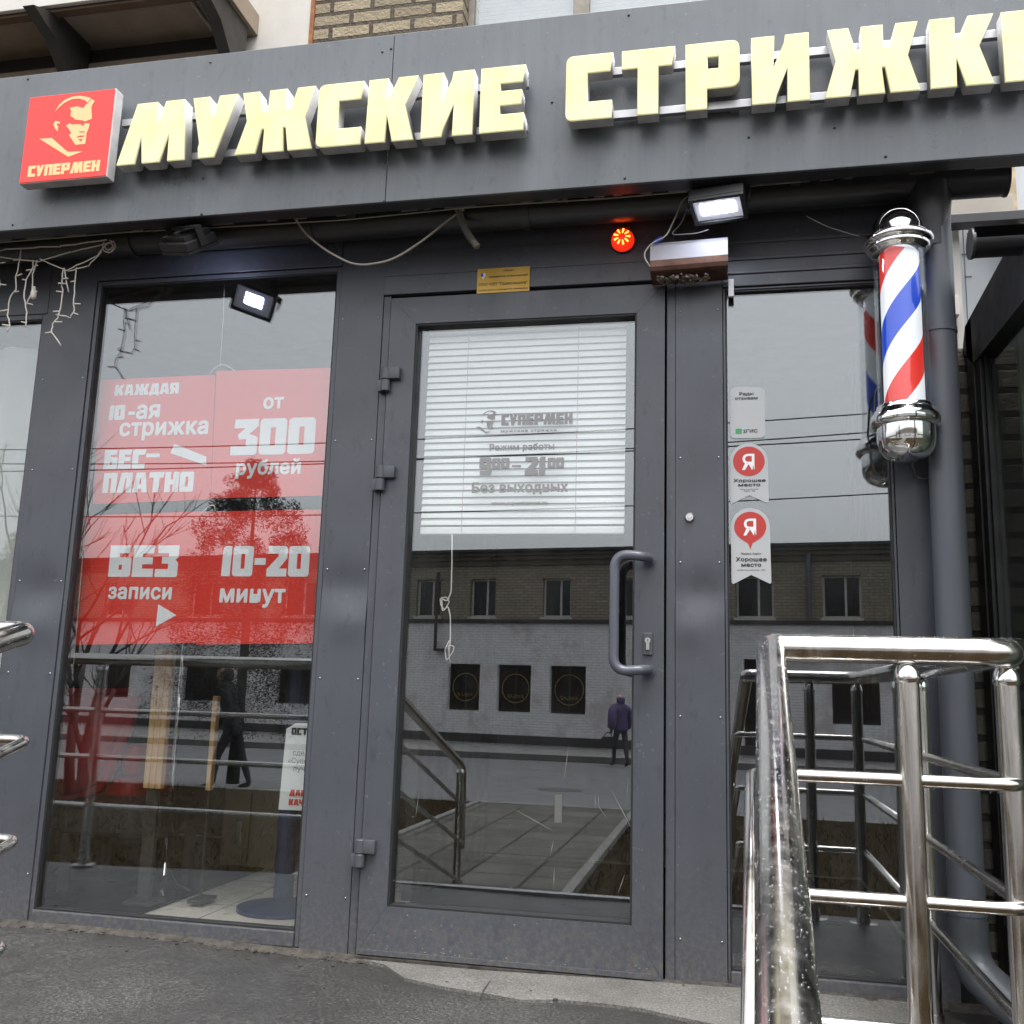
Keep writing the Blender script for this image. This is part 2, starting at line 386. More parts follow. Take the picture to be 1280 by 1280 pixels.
G = {
 'М': [[(0, 0), (.31, 0), (.38, .46), (.43, 0), (.73, 0), (.85, .46), (.86, 0), (1.15, 0), (1.07, 1), (.75, 1), (.65, .64), (.61, 1), (.26, 1)]],
 'У': [[(0, 1), (.165, .24), (.15, .16), (.17, 0), (.43, 0), (.74, 1), (.44, 1), (.365, .64), (.28, 1)]],
 'Ж': [[(0, 0), (.34, 0), (.42, .38), (.46, .38), (.455, 0), (.80, 0), (.77, .38), (.81, .38), (.87, 0), (1.26, 0), (1.115, .52), (1.26, 1), (.97, 1), (.87, .66), (.80, .66), (.80, 1), (.51, 1), (.50, .66), (.43, .66), (.34, 1), (.06, 1), (.16, .53)]],
 'С': [rp([(0, 0), (.70, 0), (.70, .27), (.33, .27), (.33, .72), (.67, .72), (.71, 1), (0, 1)], {0: RR, 7: RR})],
 'К': [[(.02, 1), (0, 0), (.32, 0), (.33, .42), (.43, 0), (.765, 0), (.61, .56), (.80, 1), (.49, 1), (.365, .70), (.32, .70), (.33, 1)]],
 'И': [[(0, 0), (.30, 0), (.32, .12), (.46, .50), (.45, 0), (.74, 0), (.74, 1), (.44, 1), (.42, .88), (.28, .52), (.30, 1), (0, 1)]],
 'Е': [[(0, 0), (.70, 0), (.70, .26), (.32, .26), (.32, .40), (.66, .40), (.66, .62), (.32, .62), (.32, .74), (.67, .74), (.71, 1), (0, 1)]],
 'Т': [[(0, .72), (.24, .72), (.24, 0), (.56, 0), (.56, .72), (.76, .72), (.81, 1), (0, 1)]],
 'Р': [rp([(0, 0), (.32, 0), (.32, .30), (.80, .30), (.80, 1), (0, 1)], {3: .15, 4: .13}), [(.33, .60), (.49, .60), (.49, .78), (.33, .78)]],
 'Н': [[(0, 0), (.30, 0), (.30, .37), (.44, .37), (.44, 0), (.74, 0), (.74, 1), (.44, 1), (.44, .63), (.30, .63), (.30, 1), (0, 1)]],
 'П': [[(0, 0), (.30, 0), (.30, .73), (.44, .73), (.44, 0), (.74, 0), (.74, 1), (0, 1)]],
 'Л': [[(0, 0), (.31, 0), (.41, .73), (.47, .73), (.47, 0), (.78, 0), (.78, 1), (.14, 1)]],
 'А': [[(0, 0), (.28, 0), (.31, .18), (.49, .18), (.52, 0), (.80, 0), (.64, 1), (.16, 1)], [(.34, .40), (.46, .40), (.43, .72), (.37, .72)]],
 'Д': [[(0, -.10), (.2, -.10), (.2, 0), (.64, 0), (.64, -.10), (.84, -.10), (.84, .26), (.76, .26), (.76, 1), (.20, 1), (.08, .26), (0, .26)], [(.36, .26), (.46, .26), (.46, .74), (.42, .74)]],
 'Я': [[(0, 0), (.31, 0), (.41, .32), (.46, .32), (.46, 0), (.76, 0), (.76, 1), (.10, 1), (.02, .92), (.02, .42), (.12, .34)], [(.30, .56), (.46, .56), (.46, .76), (.30, .76)]],
 'Б': [rp([(0, 0), (.74, 0), (.74, .62), (.33, .62), (.33, .75), (.66, .75), (.70, 1), (0, 1)], {1: .09, 2: .09}), [(.33, .22), (.44, .22), (.44, .38), (.33, .38)]],
 'З': [rp([(0, 0), (.74, 0), (.74, .46), (.64, .54), (.74, .62), (.74, 1), (.04, 1), (.06, .75), (.42, .75), (.42, .64), (.20, .64), (.20, .42), (.42, .42), (.42, .25), (0, .25)], {1: .09, 5: .02})],
 '3': [rp([(0, 0), (.74, 0), (.74, .50), (.50, .58), (.74, .80), (.74, 1), (.08, 1), (.06, .75), (.38, .75), (.18, .56), (.22, .44), (.42, .44), (.42, .25), (0, .25)], {1: .10, 2: .05})],
 'О': [rp([(0, 0), (.74, 0), (.74, 1), (0, 1)], {0: RR, 1: RR, 2: RR, 3: RR}), [(.30, .25), (.44, .25), (.44, .75), (.30, .75)]],
 '1': [[(0, 0), (.32, 0), (.34, 1), (.10, 1), (.02, .90)]],
 '2': [rp([(0, 0), (.72, 0), (.72, .26), (.44, .26), (.72, .60), (.72, 1), (.03, 1), (.03, .75), (.40, .75), (.40, .66), (0, .24)], {5: .12})],
 '9': [rp([(.04, 0), (.74, 0), (.74, 1), (0, 1), (0, .38), (.42, .38), (.42, .25), (.04, .25)], {1: RR, 2: RR, 3: RR, 4: .1}), [(.29, .60), (.44, .60), (.44, .77), (.29, .77)]],
 'Ч': [[(.44, 0), (.74, 0), (.74, 1), (.44, 1), (.44, .60), (.30, .60), (.30, 1), (0, 1), (0, .42), (.08, .33), (.44, .33)]],
 '-': [[(0, .38), (.40, .38), (.40, .60), (0, .60)]],
 ' ': [],
}
G['0'] = G['О']
def gw(ch): return max([p[0] for P in G[ch] for p in P] or [.35])
def block_polys(body, x0, x1, z0, h, gap=.055, skew=0):
    W = sum(gw(c) for c in body)+gap*(len(body)-1); k = (x1-x0)/W; x = x0; out = []
    for c in body:
        for P in G[c]: out.append([(x+px*k+skew*pz*h, z0+pz*h) for px, pz in P])
        x += (gw(c)+gap)*k
    return out
def block_text(name, body, lb, rb, top, y, m, parent, d=.001, gap=.055):
    a, b = at(*lb, y), at(*rb, y); z0 = (a.z+b.z)/2; h = at(lb[0], top, y).z-a.z
    me = poly_mesh(block_polys(body, a.x, b.x, z0, h, gap), d); me.transform(Matrix.Translation((0, y-d, 0)))
    return mesh_obj(name, me, m, parent)
def text_at(body, xl, xr, z, y, d=.001, bold=.012, space=1.0, ky=1.0):
    """flat lettering fitted between xl and xr; weight comes from offset copies in thin layers"""
    cu = bpy.data.curves.new('txt', 'FONT'); cu.body = body; cu.space_character = space*(1+bold*1.6)
    cu.resolution_u = 3; cu.extrude = .0
    me = curve_to_mesh(cu, 0); vs = [v.co.copy() for v in me.vertices]; fs = [list(p.vertices) for p in me.polygons]
    x0, x1 = min(v.x for v in vs)-bold, max(v.x for v in vs)+bold; k = (xr-xl)/(x1-x0)
    offs = [(0, 0)] if bold < .004 else [(math.cos(i*math.pi/4)*bold, math.sin(i*math.pi/4)*bold) for i in range(8)]+[(0, 0)]
    V, Fc = [], []
    for i, (ox, oz) in enumerate(offs):
        for q, f in enumerate(fs):
            n0 = len(V); yj = y-d-.00004*i-.000036*((q*.618034) % 1)
            V += [(xl+(vs[j].x+ox-x0)*k, yj, z+(vs[j].z+oz)*k*ky) for j in f]; Fc.append(list(range(n0, len(V))))
    out = bpy.data.meshes.new('txt'); out.from_pydata(V, [], Fc); bpy.data.meshes.remove(me); return out
def plain_text(name, body, lb, rb, y, m, parent, bold=.03, d=.001, space=1.0):
    a, b = at(*lb, y), at(*rb, y)
    return mesh_obj(name, text_at(body, a.x, b.x, (a.z+b.z)/2, y, d, bold, space), m, parent)
def join_mesh(list_of_me):
    bm = B()
    for me in list_of_me: bm.from_mesh(me)
    out = bpy.data.meshes.new('joined'); bm.to_mesh(out); bm.free(); return out
def quad_slab(bm, corners, d):
    """corners: 4 front points, thickness d towards +y"""
    f = [bm.verts.new(c) for c in corners]; k = [bm.verts.new(Vector(c)+Vector((0, d, 0))) for c in corners]
    bm.faces.new(f); bm.faces.new(k[::-1])
    n = len(f)
    for i in range(n): bm.faces.new((f[i], f[(i+1) % n], k[(i+1) % n], k[i]))
    return bm
def wall_open(bm, x0, x1, z0, z1, y0, y1, holes):
    """wall slab in x,z with rectangular openings, thickness y0 (front) to y1"""
    xs = sorted({x0, x1, *[h[0] for h in holes], *[h[1] for h in holes]}); zs = sorted({z0, z1, *[h[2] for h in holes], *[h[3] for h in holes]})
    xs = [x for x in xs if x0 <= x <= x1]; zs = [z for z in zs if z0 <= z <= z1]
    solid = {}
    for i in range(len(xs)-1):
        for j in range(len(zs)-1):
            cx, cz = (xs[i]+xs[i+1])/2, (zs[j]+zs[j+1])/2
            solid[i, j] = not any(h[0] < cx < h[1] and h[2] < cz < h[3] for h in holes)
    V = lambda x, y, z: bm.verts.new((x, y, z))
    for (i, j), s in solid.items():
        if not s: continue
        a, b, c, d = xs[i], xs[i+1], zs[j], zs[j+1]
        bm.faces.new((V(a, y0, c), V(b, y0, c), V(b, y0, d), V(a, y0, d)))
        bm.faces.new((V(a, y1, c), V(a, y1, d), V(b, y1, d), V(b, y1, c)))
        for di, dj, q in ((-1, 0, (a, c, a, d)), (1, 0, (b, d, b, c)), (0, -1, (b, c, a, c)), (0, 1, (a, d, b, d))):
            if not solid.get((i+di, j+dj), False):
                p, q2, r_, s_ = q
                bm.faces.new((V(p, y0, q2), V(r_, y0, s_), V(r_, y1, s_), V(p, y1, q2)))
    bmesh.ops.remove_doubles(bm, verts=bm.verts[:], dist=1e-5); return bm

ZF = -0.785          # platform level
ZG = -1.40           # lower ground level
# ---------------------------------------------------------------- ground, road, steps
def plane(bm, x0, x1, y0, y1, z00, z01=None, nx=1, ny=1):
    z01 = z00 if z01 is None else z01
    g = [[bm.verts.new((x0+(x1-x0)*i/nx, y0+(y1-y0)*j/ny, z00+(z01-z00)*j/ny)) for i in range(nx+1)] for j in range(ny+1)]
    for j in range(ny):
        for i in range(nx): bm.faces.new((g[j][i], g[j][i+1], g[j+1][i+1], g[j+1][i]))
    return bm
bm = plane(B(), -150, 150, -160, 40, -1.90); struct(obj('ground', bm, SOIL))
bm = box(B(), -9, 9, -10.0, -1.1, -1.89, ZG); struct(obj('lawn_terrain', bm, SOIL))
bm = box(B(), -60, -9.001, -10.0, -1.1, -1.89, ZG-.002); box(bm, 9.001, 60, -10.0, -1.1, -1.89, ZG-.002); struct(obj('verge_terrain', bm, SOIL))
bm = box(B(), -3.1, -1.13, -10.0, -2.75, ZG-.05, ZG+.004); box(bm, -1.129, .3, -3.7, -2.75, ZG-.05, ZG+.004)
path_o = struct(obj('path', bm, PAVE))
bm = box(B(), -1.129, -1.05, -10.0, -3.701, ZG-.05, ZG+.06, .01); box(bm, -3.18, -3.101, -10.0, -2.75, ZG-.05, ZG+.03, .01); struct(obj('path_kerb', bm, CONC))
bm = plane(B(), -100, 100, -22.6, -10.0, -1.66, -1.50); struct(obj('road', bm, ROADM))
bm = box(B(), -100, 100, -10.15, -10.001, -1.9, ZG+.01, .01); struct(obj('road_kerb', bm, CONC))
bm = box(B(), -100, 100, -22.85, -22.601, -1.9, -1.50, .01); struct(obj('far_kerb', bm, CONC))
bm = plane(B(), -100, 100, -40, -22.851, -1.51); struct(obj('sidewalk', bm, asphalt('sidewalk_asphalt', (.15, .148, .145), .5)))
# entrance landing in asphalt with slightly uneven top
bm = B(); nx, ny = 90, 14
def landing_z(x, y): return ZF+.006*math.sin(3.1*x+1)+.005*math.sin(7*y+2*x)-.012*max(0, -y)
g = [[bm.verts.new((-5+7*i/nx, -1.15+1.2*j/ny, landing_z(-5+7*i/nx, -1.15+1.2*j/ny))) for i in range(nx+1)] for j in range(ny+1)]
for j in range(ny):
    for i in range(nx): bm.faces.new((g[j][i], g[j][i+1], g[j+1][i+1], g[j+1][i]))
box(bm, -5, 2, -1.1501, -.01, -1.9, ZF-.03)
struct(obj('entrance_landing', bm, ASPH, auto=30))
bm = B()
for k in range(4): box(bm, -1.7, .2, -1.151-.4*(k+1), -1.151-.4*k, -1.89, ZF-.155*(k+1)+.0, .006)
struct(obj('entrance_steps', bm, CONC))
bm = box(B(), -1.7, .2, -1.19, -1.152, ZF-.045, ZF-.004, .004); struct(obj('step_edge', bm, ALU))
# light concrete apron in front of the door (irregular outline) and crumbled edge
ap = [(445, 1197), (480, 1205), (505, 1222), (560, 1234), (620, 1244), (650, 1250), (700, 1250), (760, 1256), (800, 1262), (840, 1272), (890, 1283), (960, 1300), (1130, 1310), (1150, 1260), (1000, 1236), (912, 1229), (840, 1229), (640, 1209)]
def onfloor(px, py, z=ZF):
    d = fwd*F_PX+rgt*(px-640)-upv*(py-640); return CAM+d*((z-CAM.z)/d.z)
P = []
for q in ap:
    v = onfloor(*q); P.append((v.x, min(v.y, -.004)))
bm = B(); top = [bm.verts.new((x, y, landing_z(x, y)+.009)) for x, y in P]; bot = [bm.verts.new((x+.0, y-.0, landing_z(x, y)-.01)) for x, y in P]
bm.faces.new(top)
for i in range(len(P)): bm.faces.new((top[i], top[(i+1) % len(P)], bot[(i+1) % len(P)], bot[i]))
struct(obj('concrete_apron_path', bm, CONC))
cr = [(620, 1210), (617, 1220), (611, 1230), (604, 1240), (602, 1247)]
bm = B(); cw = [onfloor(*q) for q in cr]
for a_, b_ in zip(cw[:-1], cw[1:]):
    zz = [landing_z(q.x, q.y)+.0125 for q in (a_, b_)]
    bm.faces.new([bm.verts.new(q) for q in ((a_.x-.0016, a_.y, zz[0]), (a_.x+.0016, a_.y, zz[0]), (b_.x+.0018, b_.y, zz[1]), (b_.x-.0018, b_.y, zz[1]))])
struct(obj('crack_path_marking', bm, GASK))
bm = B()
for k in range(420):
    x = random.uniform(-3.0, .75)
    if -1.05 < x < -.2 and random.random() < .6: continue
    s = random.uniform(.002, .011)*(1 if random.random() < .9 else 1.6)
    y = -.004-abs(random.gauss(0, .018))
    vs = bmesh.ops.create_icosphere(bm, subdivisions=1, radius=s)['verts']
    for v in vs: v.co = Vector((v.co.x*random.uniform(.8, 1.8)+x, v.co.y+y, v.co.z*.6*random.uniform(.6, 1.2)+landing_z(x, y)+s*.2))
rb_ = obj('rubble', bm, RUBB); tag(rb_, 'crumbled mortar bits along the foot of the shop front', None, kind='stuff')
bm = B()
n = 80
pts = [(-3.0+3.75*i/n, -.014-.010*random.random()) for i in range(n+1)]
for (xa, ya), (xb, yb) in zip(pts[:-1], pts[1:]):
    za, zb = landing_z(xa, ya), landing_z(xb, yb)
    f = [bm.verts.new(v) for v in ((xa, ya-.012, za-.002), (xb, yb-.012, zb-.002), (xb, .0, zb+.016), (xa, .0, za+.016))]
    bm.faces.new(f)
bmesh.ops.remove_doubles(bm, verts=bm.verts[:], dist=1e-4)
struct(obj('mortar_edge_floor', bm, RUBB))

# ---------------------------------------------------------------- shop front
shop = thing('shop_front', 'dark grey glazed barber shop front with door and large windows', 'shop front', (0, 0, ZF))
XL, XR = -4.2, .60
ZT = 1.62
GY = .022
def panel(name, x0, x1, z0, z1, dents=(), rivz=(), lab=None):
    bm = B(); nx, nz = 14, 150
    def dy(x, z):
        s = 0
        for (cx, cz, a, sx, sz) in dents:
            s += a*math.exp(-((x-cx)/sx)**2-((z-cz)/sz)**2)
        return s
    g = [[bm.verts.new((x0+(x1-x0)*i/nx, dy(x0+(x1-x0)*i/nx, z0+(z1-z0)*j/nz), z0+(z1-z0)*j/nz)) for i in range(nx+1)] for j in range(nz+1)]
    for j in range(nz):
        for i in range(nx): bm.faces.new((g[j][i], g[j][i+1], g[j+1][i+1], g[j+1][i]))
    ed = [g[0][i] for i in range(nx+1)]+[g[j][nx] for j in range(1, nz+1)]+[g[nz][i] for i in range(nx-1, -1, -1)]+[g[j][0] for j in range(nz-1, 0, -1)]
    bk = [bm.verts.new((v.co.x, .06, v.co.z)) for v in ed]
    for i in range(len(ed)): bm.faces.new((ed[i], bk[i], bk[(i+1) % len(ed)], ed[(i+1) % len(ed)]))
    o = obj(name, bm, FRAME, shop, auto=40)
    for z in rivz:
        for x in (x0+.014, x1-.014): obj('rivet', ball(B(), (x, dy(x, z)-.001, z), .0036, (1, .6, 1), 1), STEEL, o, smooth=True)
    return o
rz = (-.66, -.02, .42, .82, 1.20)
panel('post_panel', -2.384, -2.196, ZF+.004, ZT, [(-2.29, .30, .010, .09, .07), (-2.30, .17, -.006, .09, .06), (-2.25, .78, -.003, .05, .1)], (-.62, .02, .33, .72, 1.05))
panel('post_panel', -1.262, -1.108, ZF+.002, ZT, [(-1.18, .32, .011, .09, .06), (-1.16, .20, -.006, .06, .05), (-1.2, .85, .003, .1, .1)], (-.62, .03, .375, .80, 1.22))
panel('post_panel', -.142, .000, ZF+.002, ZT, [(-.06, .31, .011, .07, .055), (-.10, .20, -.006, .05, .05), (-.08, .62, .004, .1, .12)], (-.66, -.05, .40, .72, 1.19))
panel('post_panel', .486, .60, ZF+.002, ZT, [(.53, .4, .003, .05, .1)], ())
panel('header_panel', -4.2, -2.386, 1.30, ZT, [], ())
# header strips over windows and door
bm = box(B(), -2.195, -1.263, -.004, .06, 1.412, ZT, .002); obj('header_panel', bm, FRAME, shop)
bm = box(B(), -1.107, -.143, -.006, .06, 1.296, ZT, .002)
for z in (1.36, 1.44): box(bm, -1.107, -.143, -.0085, -.0061, z, z+.003)
obj('header_panel', bm, FRAME, shop)
bm = box(B(), .001, .485, -.004, .06, 1.262, ZT, .002)
for z in (1.30, 1.345, 1.40): box(bm, .001, .485, -.010, -.0041, z, z+.012, .002)
obj('header_panel', bm, FRAME, shop)
def window(x0, x1, z0, z1, fw=.022, bot=.045):
    bm = B(); e = .001
    box(bm, x0+e, x0+fw, .004, .05, z0+e, z1-e, .002); box(bm, x1-fw, x1-e, .004, .05, z0+e, z1-e, .002)
    box(bm, x0+fw+e, x1-fw-e, .004, .05, z1-fw, z1-e, .002); box(bm, x0+fw+e, x1-fw-e, -.004, .05, z0+e, z0+bot, .003)
    for xx in (x0+.12, x1-.16): box(bm, xx, xx+.03, -.0052, -.0041, z0+.014, z0+.019)
    fr = obj('window', bm, FRAME, shop)
    bm = B(); k = .005
    a, b, c, d = x0+fw, x1-fw, z0+bot, z1-fw
    for q in ((a+e, a+k, c+e, d-e), (b-k, b-e, c+e, d-e), (a+k+e, b-k-e, c+e, c+k), (a+k+e, b-k-e, d-k, d-e)): box(bm, q[0], q[1], .008, .045, q[2], q[3])
    obj('gasket', bm, GASK, fr)
    bm = box(B(), a+k, b-k, GY, GY+.006, c+k, d-k); obj('pane', bm, GLASS, fr)
    return fr
window(-4.2, -2.385, ZF+.004, 1.30, .02)
window(-2.195, -1.263, ZF+.012, 1.411, .016)
window(.001, .485, ZF+.006, 1.261, .008)
# jamb strips
bm = box(B(), -1.107, -1.082, .003, .06, ZF+.006, 1.294, .002); box(bm, -.170, -.143, .003, .06, ZF+.006, 1.294, .002)
box(bm, -1.081, -.171, .02, .06, 1.286, 1.2945)
obj('door_frame', bm, FRAME, shop)
bm = box(B(), -1.081, -.171, -.012, .05, ZF-.004, ZF+.010, .003); obj('threshold', bm, RUBB, shop)
# door
DX0, DX1, DZ0, DZ1 = -1.077, -.176, ZF+.012, 1.281
GX0, GX1, GZ0, GZ1 = -.988, -.263, -.634, 1.189
bm = B(); e = .0006
for q in (((DX0, DZ0), (GX0, GZ0), (GX0, GZ1), (DX0, DZ1)), ((DX0+e, DZ1), (GX0+e, GZ1), (GX1-e, GZ1), (DX1-e, DZ1)), ((DX1, DZ1), (GX1, GZ1), (GX1, GZ0), (DX1, DZ0)), ((DX1-e, DZ0), (GX1-e, GZ0), (GX0+e, GZ0), (DX0+e, DZ0))):
    n0 = len(bm.faces); quad_slab(bm, [(p_[0], -.008, p_[1]) for p_ in q], .056)
bmesh.ops.recalc_face_normals(bm, faces=bm.faces[:])
door = obj('entrance_door', bm, FRAME, shop)
bm = B()
for q in ((GX0, GX0+.006, GZ0, GZ1), (GX1-.006, GX1, GZ0, GZ1), (GX0+.007, GX1-.007, GZ0, GZ0+.006), (GX0+.007, GX1-.007, GZ1-.006, GZ1)): box(bm, q[0], q[1], -.004, .045, q[2], q[3])
obj('gasket', bm, GASK, door)
bm = box(B(), GX0+.0065, GX1-.0065, GY, GY+.006, GZ0+.0065, GZ1-.0065); obj('pane', bm, GLASS, door)
bm = box(B(), DX0+.01, DX1-.03, -.0125, -.009, DZ0+.001, DZ0+.016, .001); obj('drip_strip', bm, FRAME, door)
# chipped paint flecks on the bottom rail
bm = B()
for k in range(34):
    x = random.uniform(DX0+.02, DX1-.02); z = DZ0+.018+abs(random.gauss(0, .012)) if random.random() < .7 else random.uniform(DZ0, GZ0-.01)
    s = random.uniform(.0006, .0026)
    pts = [(x+math.cos(a)*s*random.uniform(.5, 1.8), z+math.sin(a)*s*random.uniform(.4, 1)) for a in [i*math.pi*2/6 for i in range(6)]]
    quad_slab(bm, [(p[0], -.0092, p[1]) for p in pts], .0005)
obj('paint_chip', bm, mat('bare_primer', (.28, .28, .28), .7, var=.3), door)['kind'] = 'stuff'
for (px, py) in ((492, 477), (484, 600), (458, 1066)):
    p = at(px, py); hx, hz = -1.083, p.z
    bm = B()
    lathe(bm, [(0, 0), (.014, 0), (.0155, .002), (.0155, .038), (.014, .040), (0, .040)], (hx+.006, -.021, hz+.001), seg=20)
    lathe(bm, [(0, 0), (.014, 0), (.0155, .002), (.0155, .036), (.014, .038), (0, .038)], (hx+.006, -.021, hz-.039), seg=20)
    box(bm, hx+.0061, hx+.054, -.030, -.0086, hz+.002, hz+.040, .002); box(bm, hx-.020, hx+.005, -.026, .002, hz-.039, hz-.001, .002)
    obj('hinge', bm, FRAME, door, auto=35)
hp = [at(816, 700, -.008), at(811, 838, -.008)]
zt_, zb_ = hp[0].z, hp[1].z
tp = fillet([(-.219, -.008, zt_), (-.222, -.085, zt_), (-.315, -.085, zt_+.008), (-.315, -.085, zb_-.008), (-.222, -.085, zb_), (-.219, -.008, zb_)], .05, 8)
bm = tube(B(), tp, .0145, 18)
for z in (zt_, zb_): lathe(bm, [(0, -.006), (.019, -.006), (.019, 0), (0, 0)], (-.219, -.009, z), Vector((0, 1, 0)), 24)
obj('handle', bm, mat('handle_paint', (.095, .10, .125), .25, var=.06), door, auto=40)
p = at(810, 805, -.009)
bm = box(B(), p.x-.014, p.x+.014, -.0165, -.009, p.z-.033, p.z+.033, .003); lk = obj('lock', bm, FRAME, door)
bm = lathe(B(), [(0, -.006), (.0085, -.006), (.0085, 0)], (p.x, -.017, p.z+.010), Vector((0, 1, 0)), 20); box(bm, p.x-.005, p.x+.005, -.022, -.0171, p.z-.018, p.z+.006, .001)
obj('keyhole', bm, STEEL, lk)
bm = box(B(), p.x-.0008, p.x+.0008, -.0237, -.0231, p.z+.006, p.z+.014); obj('key_slot', bm, BLACKP, lk)
p = at(862, 647)
bm = lathe(B(), [(0, -.014), (.006, -.014), (.0065, -.010), (.011, -.010), (.0125, -.005), (.0145, -.003), (.0145, 0)], (p.x, -.0008, p.z), Vector((0, 1, 0)), 28)
obj('intercom_reader', bm, STEEL, shop, auto=35)
# lettering on door glass
def dz(zx, zy): return (520+zx/4.571, 480+zy/4.571)
YV = GY-.0006
EMB = [
 [(283, 290), (312, 240), (350, 205), (405, 180), (465, 173), (525, 182), (545, 192), (520, 222), (500, 205), (460, 193), (405, 198), (350, 225), (312, 258)],
 [(549, 196), (572, 210), (555, 237), (548, 255), (552, 340), (500, 360), (485, 352), (430, 345), (415, 330), (398, 322), (397, 300), (402, 285), (392, 260), (440, 250), (468, 256), (490, 262), (505, 240), (523, 226)],
 [(363, 390), (395, 372), (400, 382), (470, 380), (478, 392), (493, 388), (500, 372), (535, 375), (528, 405), (520, 428), (512, 445), (510, 470), (503, 522), (432, 530), (385, 458), (402, 445), (385, 415)],
 [(460, 432), (500, 432), (498, 440), (462, 440)], [(440, 472), (465, 462), (500, 462), (498, 470), (445, 478)], [(450, 488), (488, 488), (470, 505)],
 [(285, 355), (318, 362), (318, 378), (300, 370), (296, 385), (306, 395), (303, 432), (285, 412), (272, 380)],
 [(170, 485), (260, 480), (375, 580), (485, 577), (380, 617)]]
parts = []
def blk(body, l, r, top, y=YV, d=.0008):
    a, b = at(*l, y), at(*r, y); h = at(l[0], top, y).z-a.z
    me = poly_mesh(block_polys(body, a.x, b.x, (a.z+b.z)/2, h), d); me.transform(Matrix.Translation((0, y-d, 0))); return me
def txt(body, l, r, y=YV, bold=.02, d=.0008, space=1.0, ky=1.0):
    a, b = at(*l, y), at(*r, y); return text_at(body, a.x, b.x, (a.z+b.z)/2, y, d, bold, space, ky)
parts.append(blk('СУПЕРМЕН', dz(487, 238), dz(893, 228), dz(487, 174)[1]))
parts.append(blk('9', dz(360, 522), dz(428, 520), dz(360, 422)[1])); parts.append(blk('00', dz(434, 484), dz(532, 480), dz(434, 426)[1]))
parts.append(blk('-', dz(548, 500), dz(598, 498), dz(548, 440)[1])); parts.append(blk('21', dz(620, 520), dz(738, 518), dz(620, 418)[1]))
parts.append(blk('00', dz(752, 480), dz(845, 477), dz(752, 422)[1]))
parts.append(txt('мужские стрижки', dz(485, 277), dz(803, 270), bold=.03, space=1.15, ky=.7)); parts.append(txt('Режим работы', dz(420, 380), dz(790, 374), bold=.03))
parts.append(txt('Без выходных', dz(318, 620), dz(868, 614), bold=.035)); parts.append(txt('www.supermancut.ru', dz(430, 693), dz(750, 688), bold=.02))
ea, eb = at(*dz(340, 285), YV), at(*dz(458, 150), YV)
ex = lambda q: (ea.x+(q[0]-170)/(572-170)*(eb.x-ea.x), eb.z-(q[1]-173)/(617-173)*(eb.z-ea.z))
me = poly_mesh([[ex(q) for q in P] for P in EMB], .0008); me.transform(Matrix.Translation((0, YV-.0008, 0))); parts.append(me)
mesh_obj('lettering', join_mesh(parts), VINYL, door)

# ---------------------------------------------------------------- stickers on the right window
def sticker(name, label, outline, extra):
    s = [at(px, py, GY) for px, py in outline]; c = s[0]
    t = thing(name, label, 'sticker', (c.x, GY, min(q.z for q in s)), 'stickers on the window right of the door')
    me = poly_mesh([[(q.x, q.z) for q in s]], .0012); me.transform(Matrix.Translation((0, GY-.0014, 0))); mesh_obj('backing', me, STW, t)
    extra(t)
def sz(zx, zy): return (890+zx/4.736, 470+zy/4.736)
def arcpts(cx, cy, r, a0, a1, n=14, sy=1): return [(cx+r*math.cos(rad(a0+(a1-a0)*k/n)), cy-r*sy*math.sin(rad(a0+(a1-a0)*k/n))) for k in range(n+1)]
YS = GY-.0015
def ex1(t):
    mesh_obj('lettering', join_mesh([txt('Рады', sz(162, 115), sz(245, 113), YS, .02, ky=.8), txt('отзывам', sz(136, 142), sz(270, 137), YS, .02, ky=.8), txt('2ГИС', sz(184, 336), sz(270, 333), YS, .02, ky=.8)]), BLACKINK, t)
    a, b = at(*sz(140, 342), YS), at(*sz(176, 312), YS)
    me = poly_mesh([rp([(a.x, a.z), (b.x, a.z), (b.x, b.z), (a.x, b.z)], {0: .001, 1: .001, 2: .001, 3: .001})], .0006); me.transform(Matrix.Translation((0, YS-.0006, 0))); mesh_obj('logo', me, GREEN, t)
q = rp([sz(107, 370), sz(315, 366), sz(312, 66), sz(108, 68)], {0: 7, 1: 7, 2: 7, 3: 7})
sticker('rating_sticker', 'white rounded rectangular sticker on glass, topmost of three, with green logo', q, ex1)
YA = 'Я'
def yamark(t, pts, l, r, mcol=REDST):
    me = poly_mesh([[(at(*p_, YS).x, at(*p_, YS).z) for p_ in pts]], .0006); me.transform(Matrix.Translation((0, YS-.0006, 0))); o = mesh_obj('badge', me, mcol, t)
    a, b = at(*l, YS), at(*r, YS)
    mesh_obj('letter', text_at('Я', a.x, b.x, (a.z+b.z)/2, YS-.0007, .0006, .012), WHITE, o)
def ex2(t):
    yamark(t, [sz(*p_) for p_ in arcpts(218, 505, 94, 0, 350, 30, .93)], sz(178, 557), sz(252, 555))
    mesh_obj('lettering', join_mesh([txt('Хорошее', sz(128, 630), sz(318, 624), YS, .03, ky=.62), txt('место', sz(156, 655), sz(286, 651), YS, .03, ky=.62), txt('выбор пользователей', sz(168, 675), sz(272, 672), YS, .0), txt('Яндекс - 2022', sz(188, 685), sz(256, 683), YS, .0)]), BLACKINK, t)
sticker('rating_sticker', 'white ribbon shaped sticker with round red badge, middle of three on glass', [sz(*p_) for p_ in [(116, 758), (222, 706), (325, 752), (336, 745), (330, 500)]+arcpts(218, 505, 112, 5, 175, 16, .95)+[(106, 740)]], ex2)
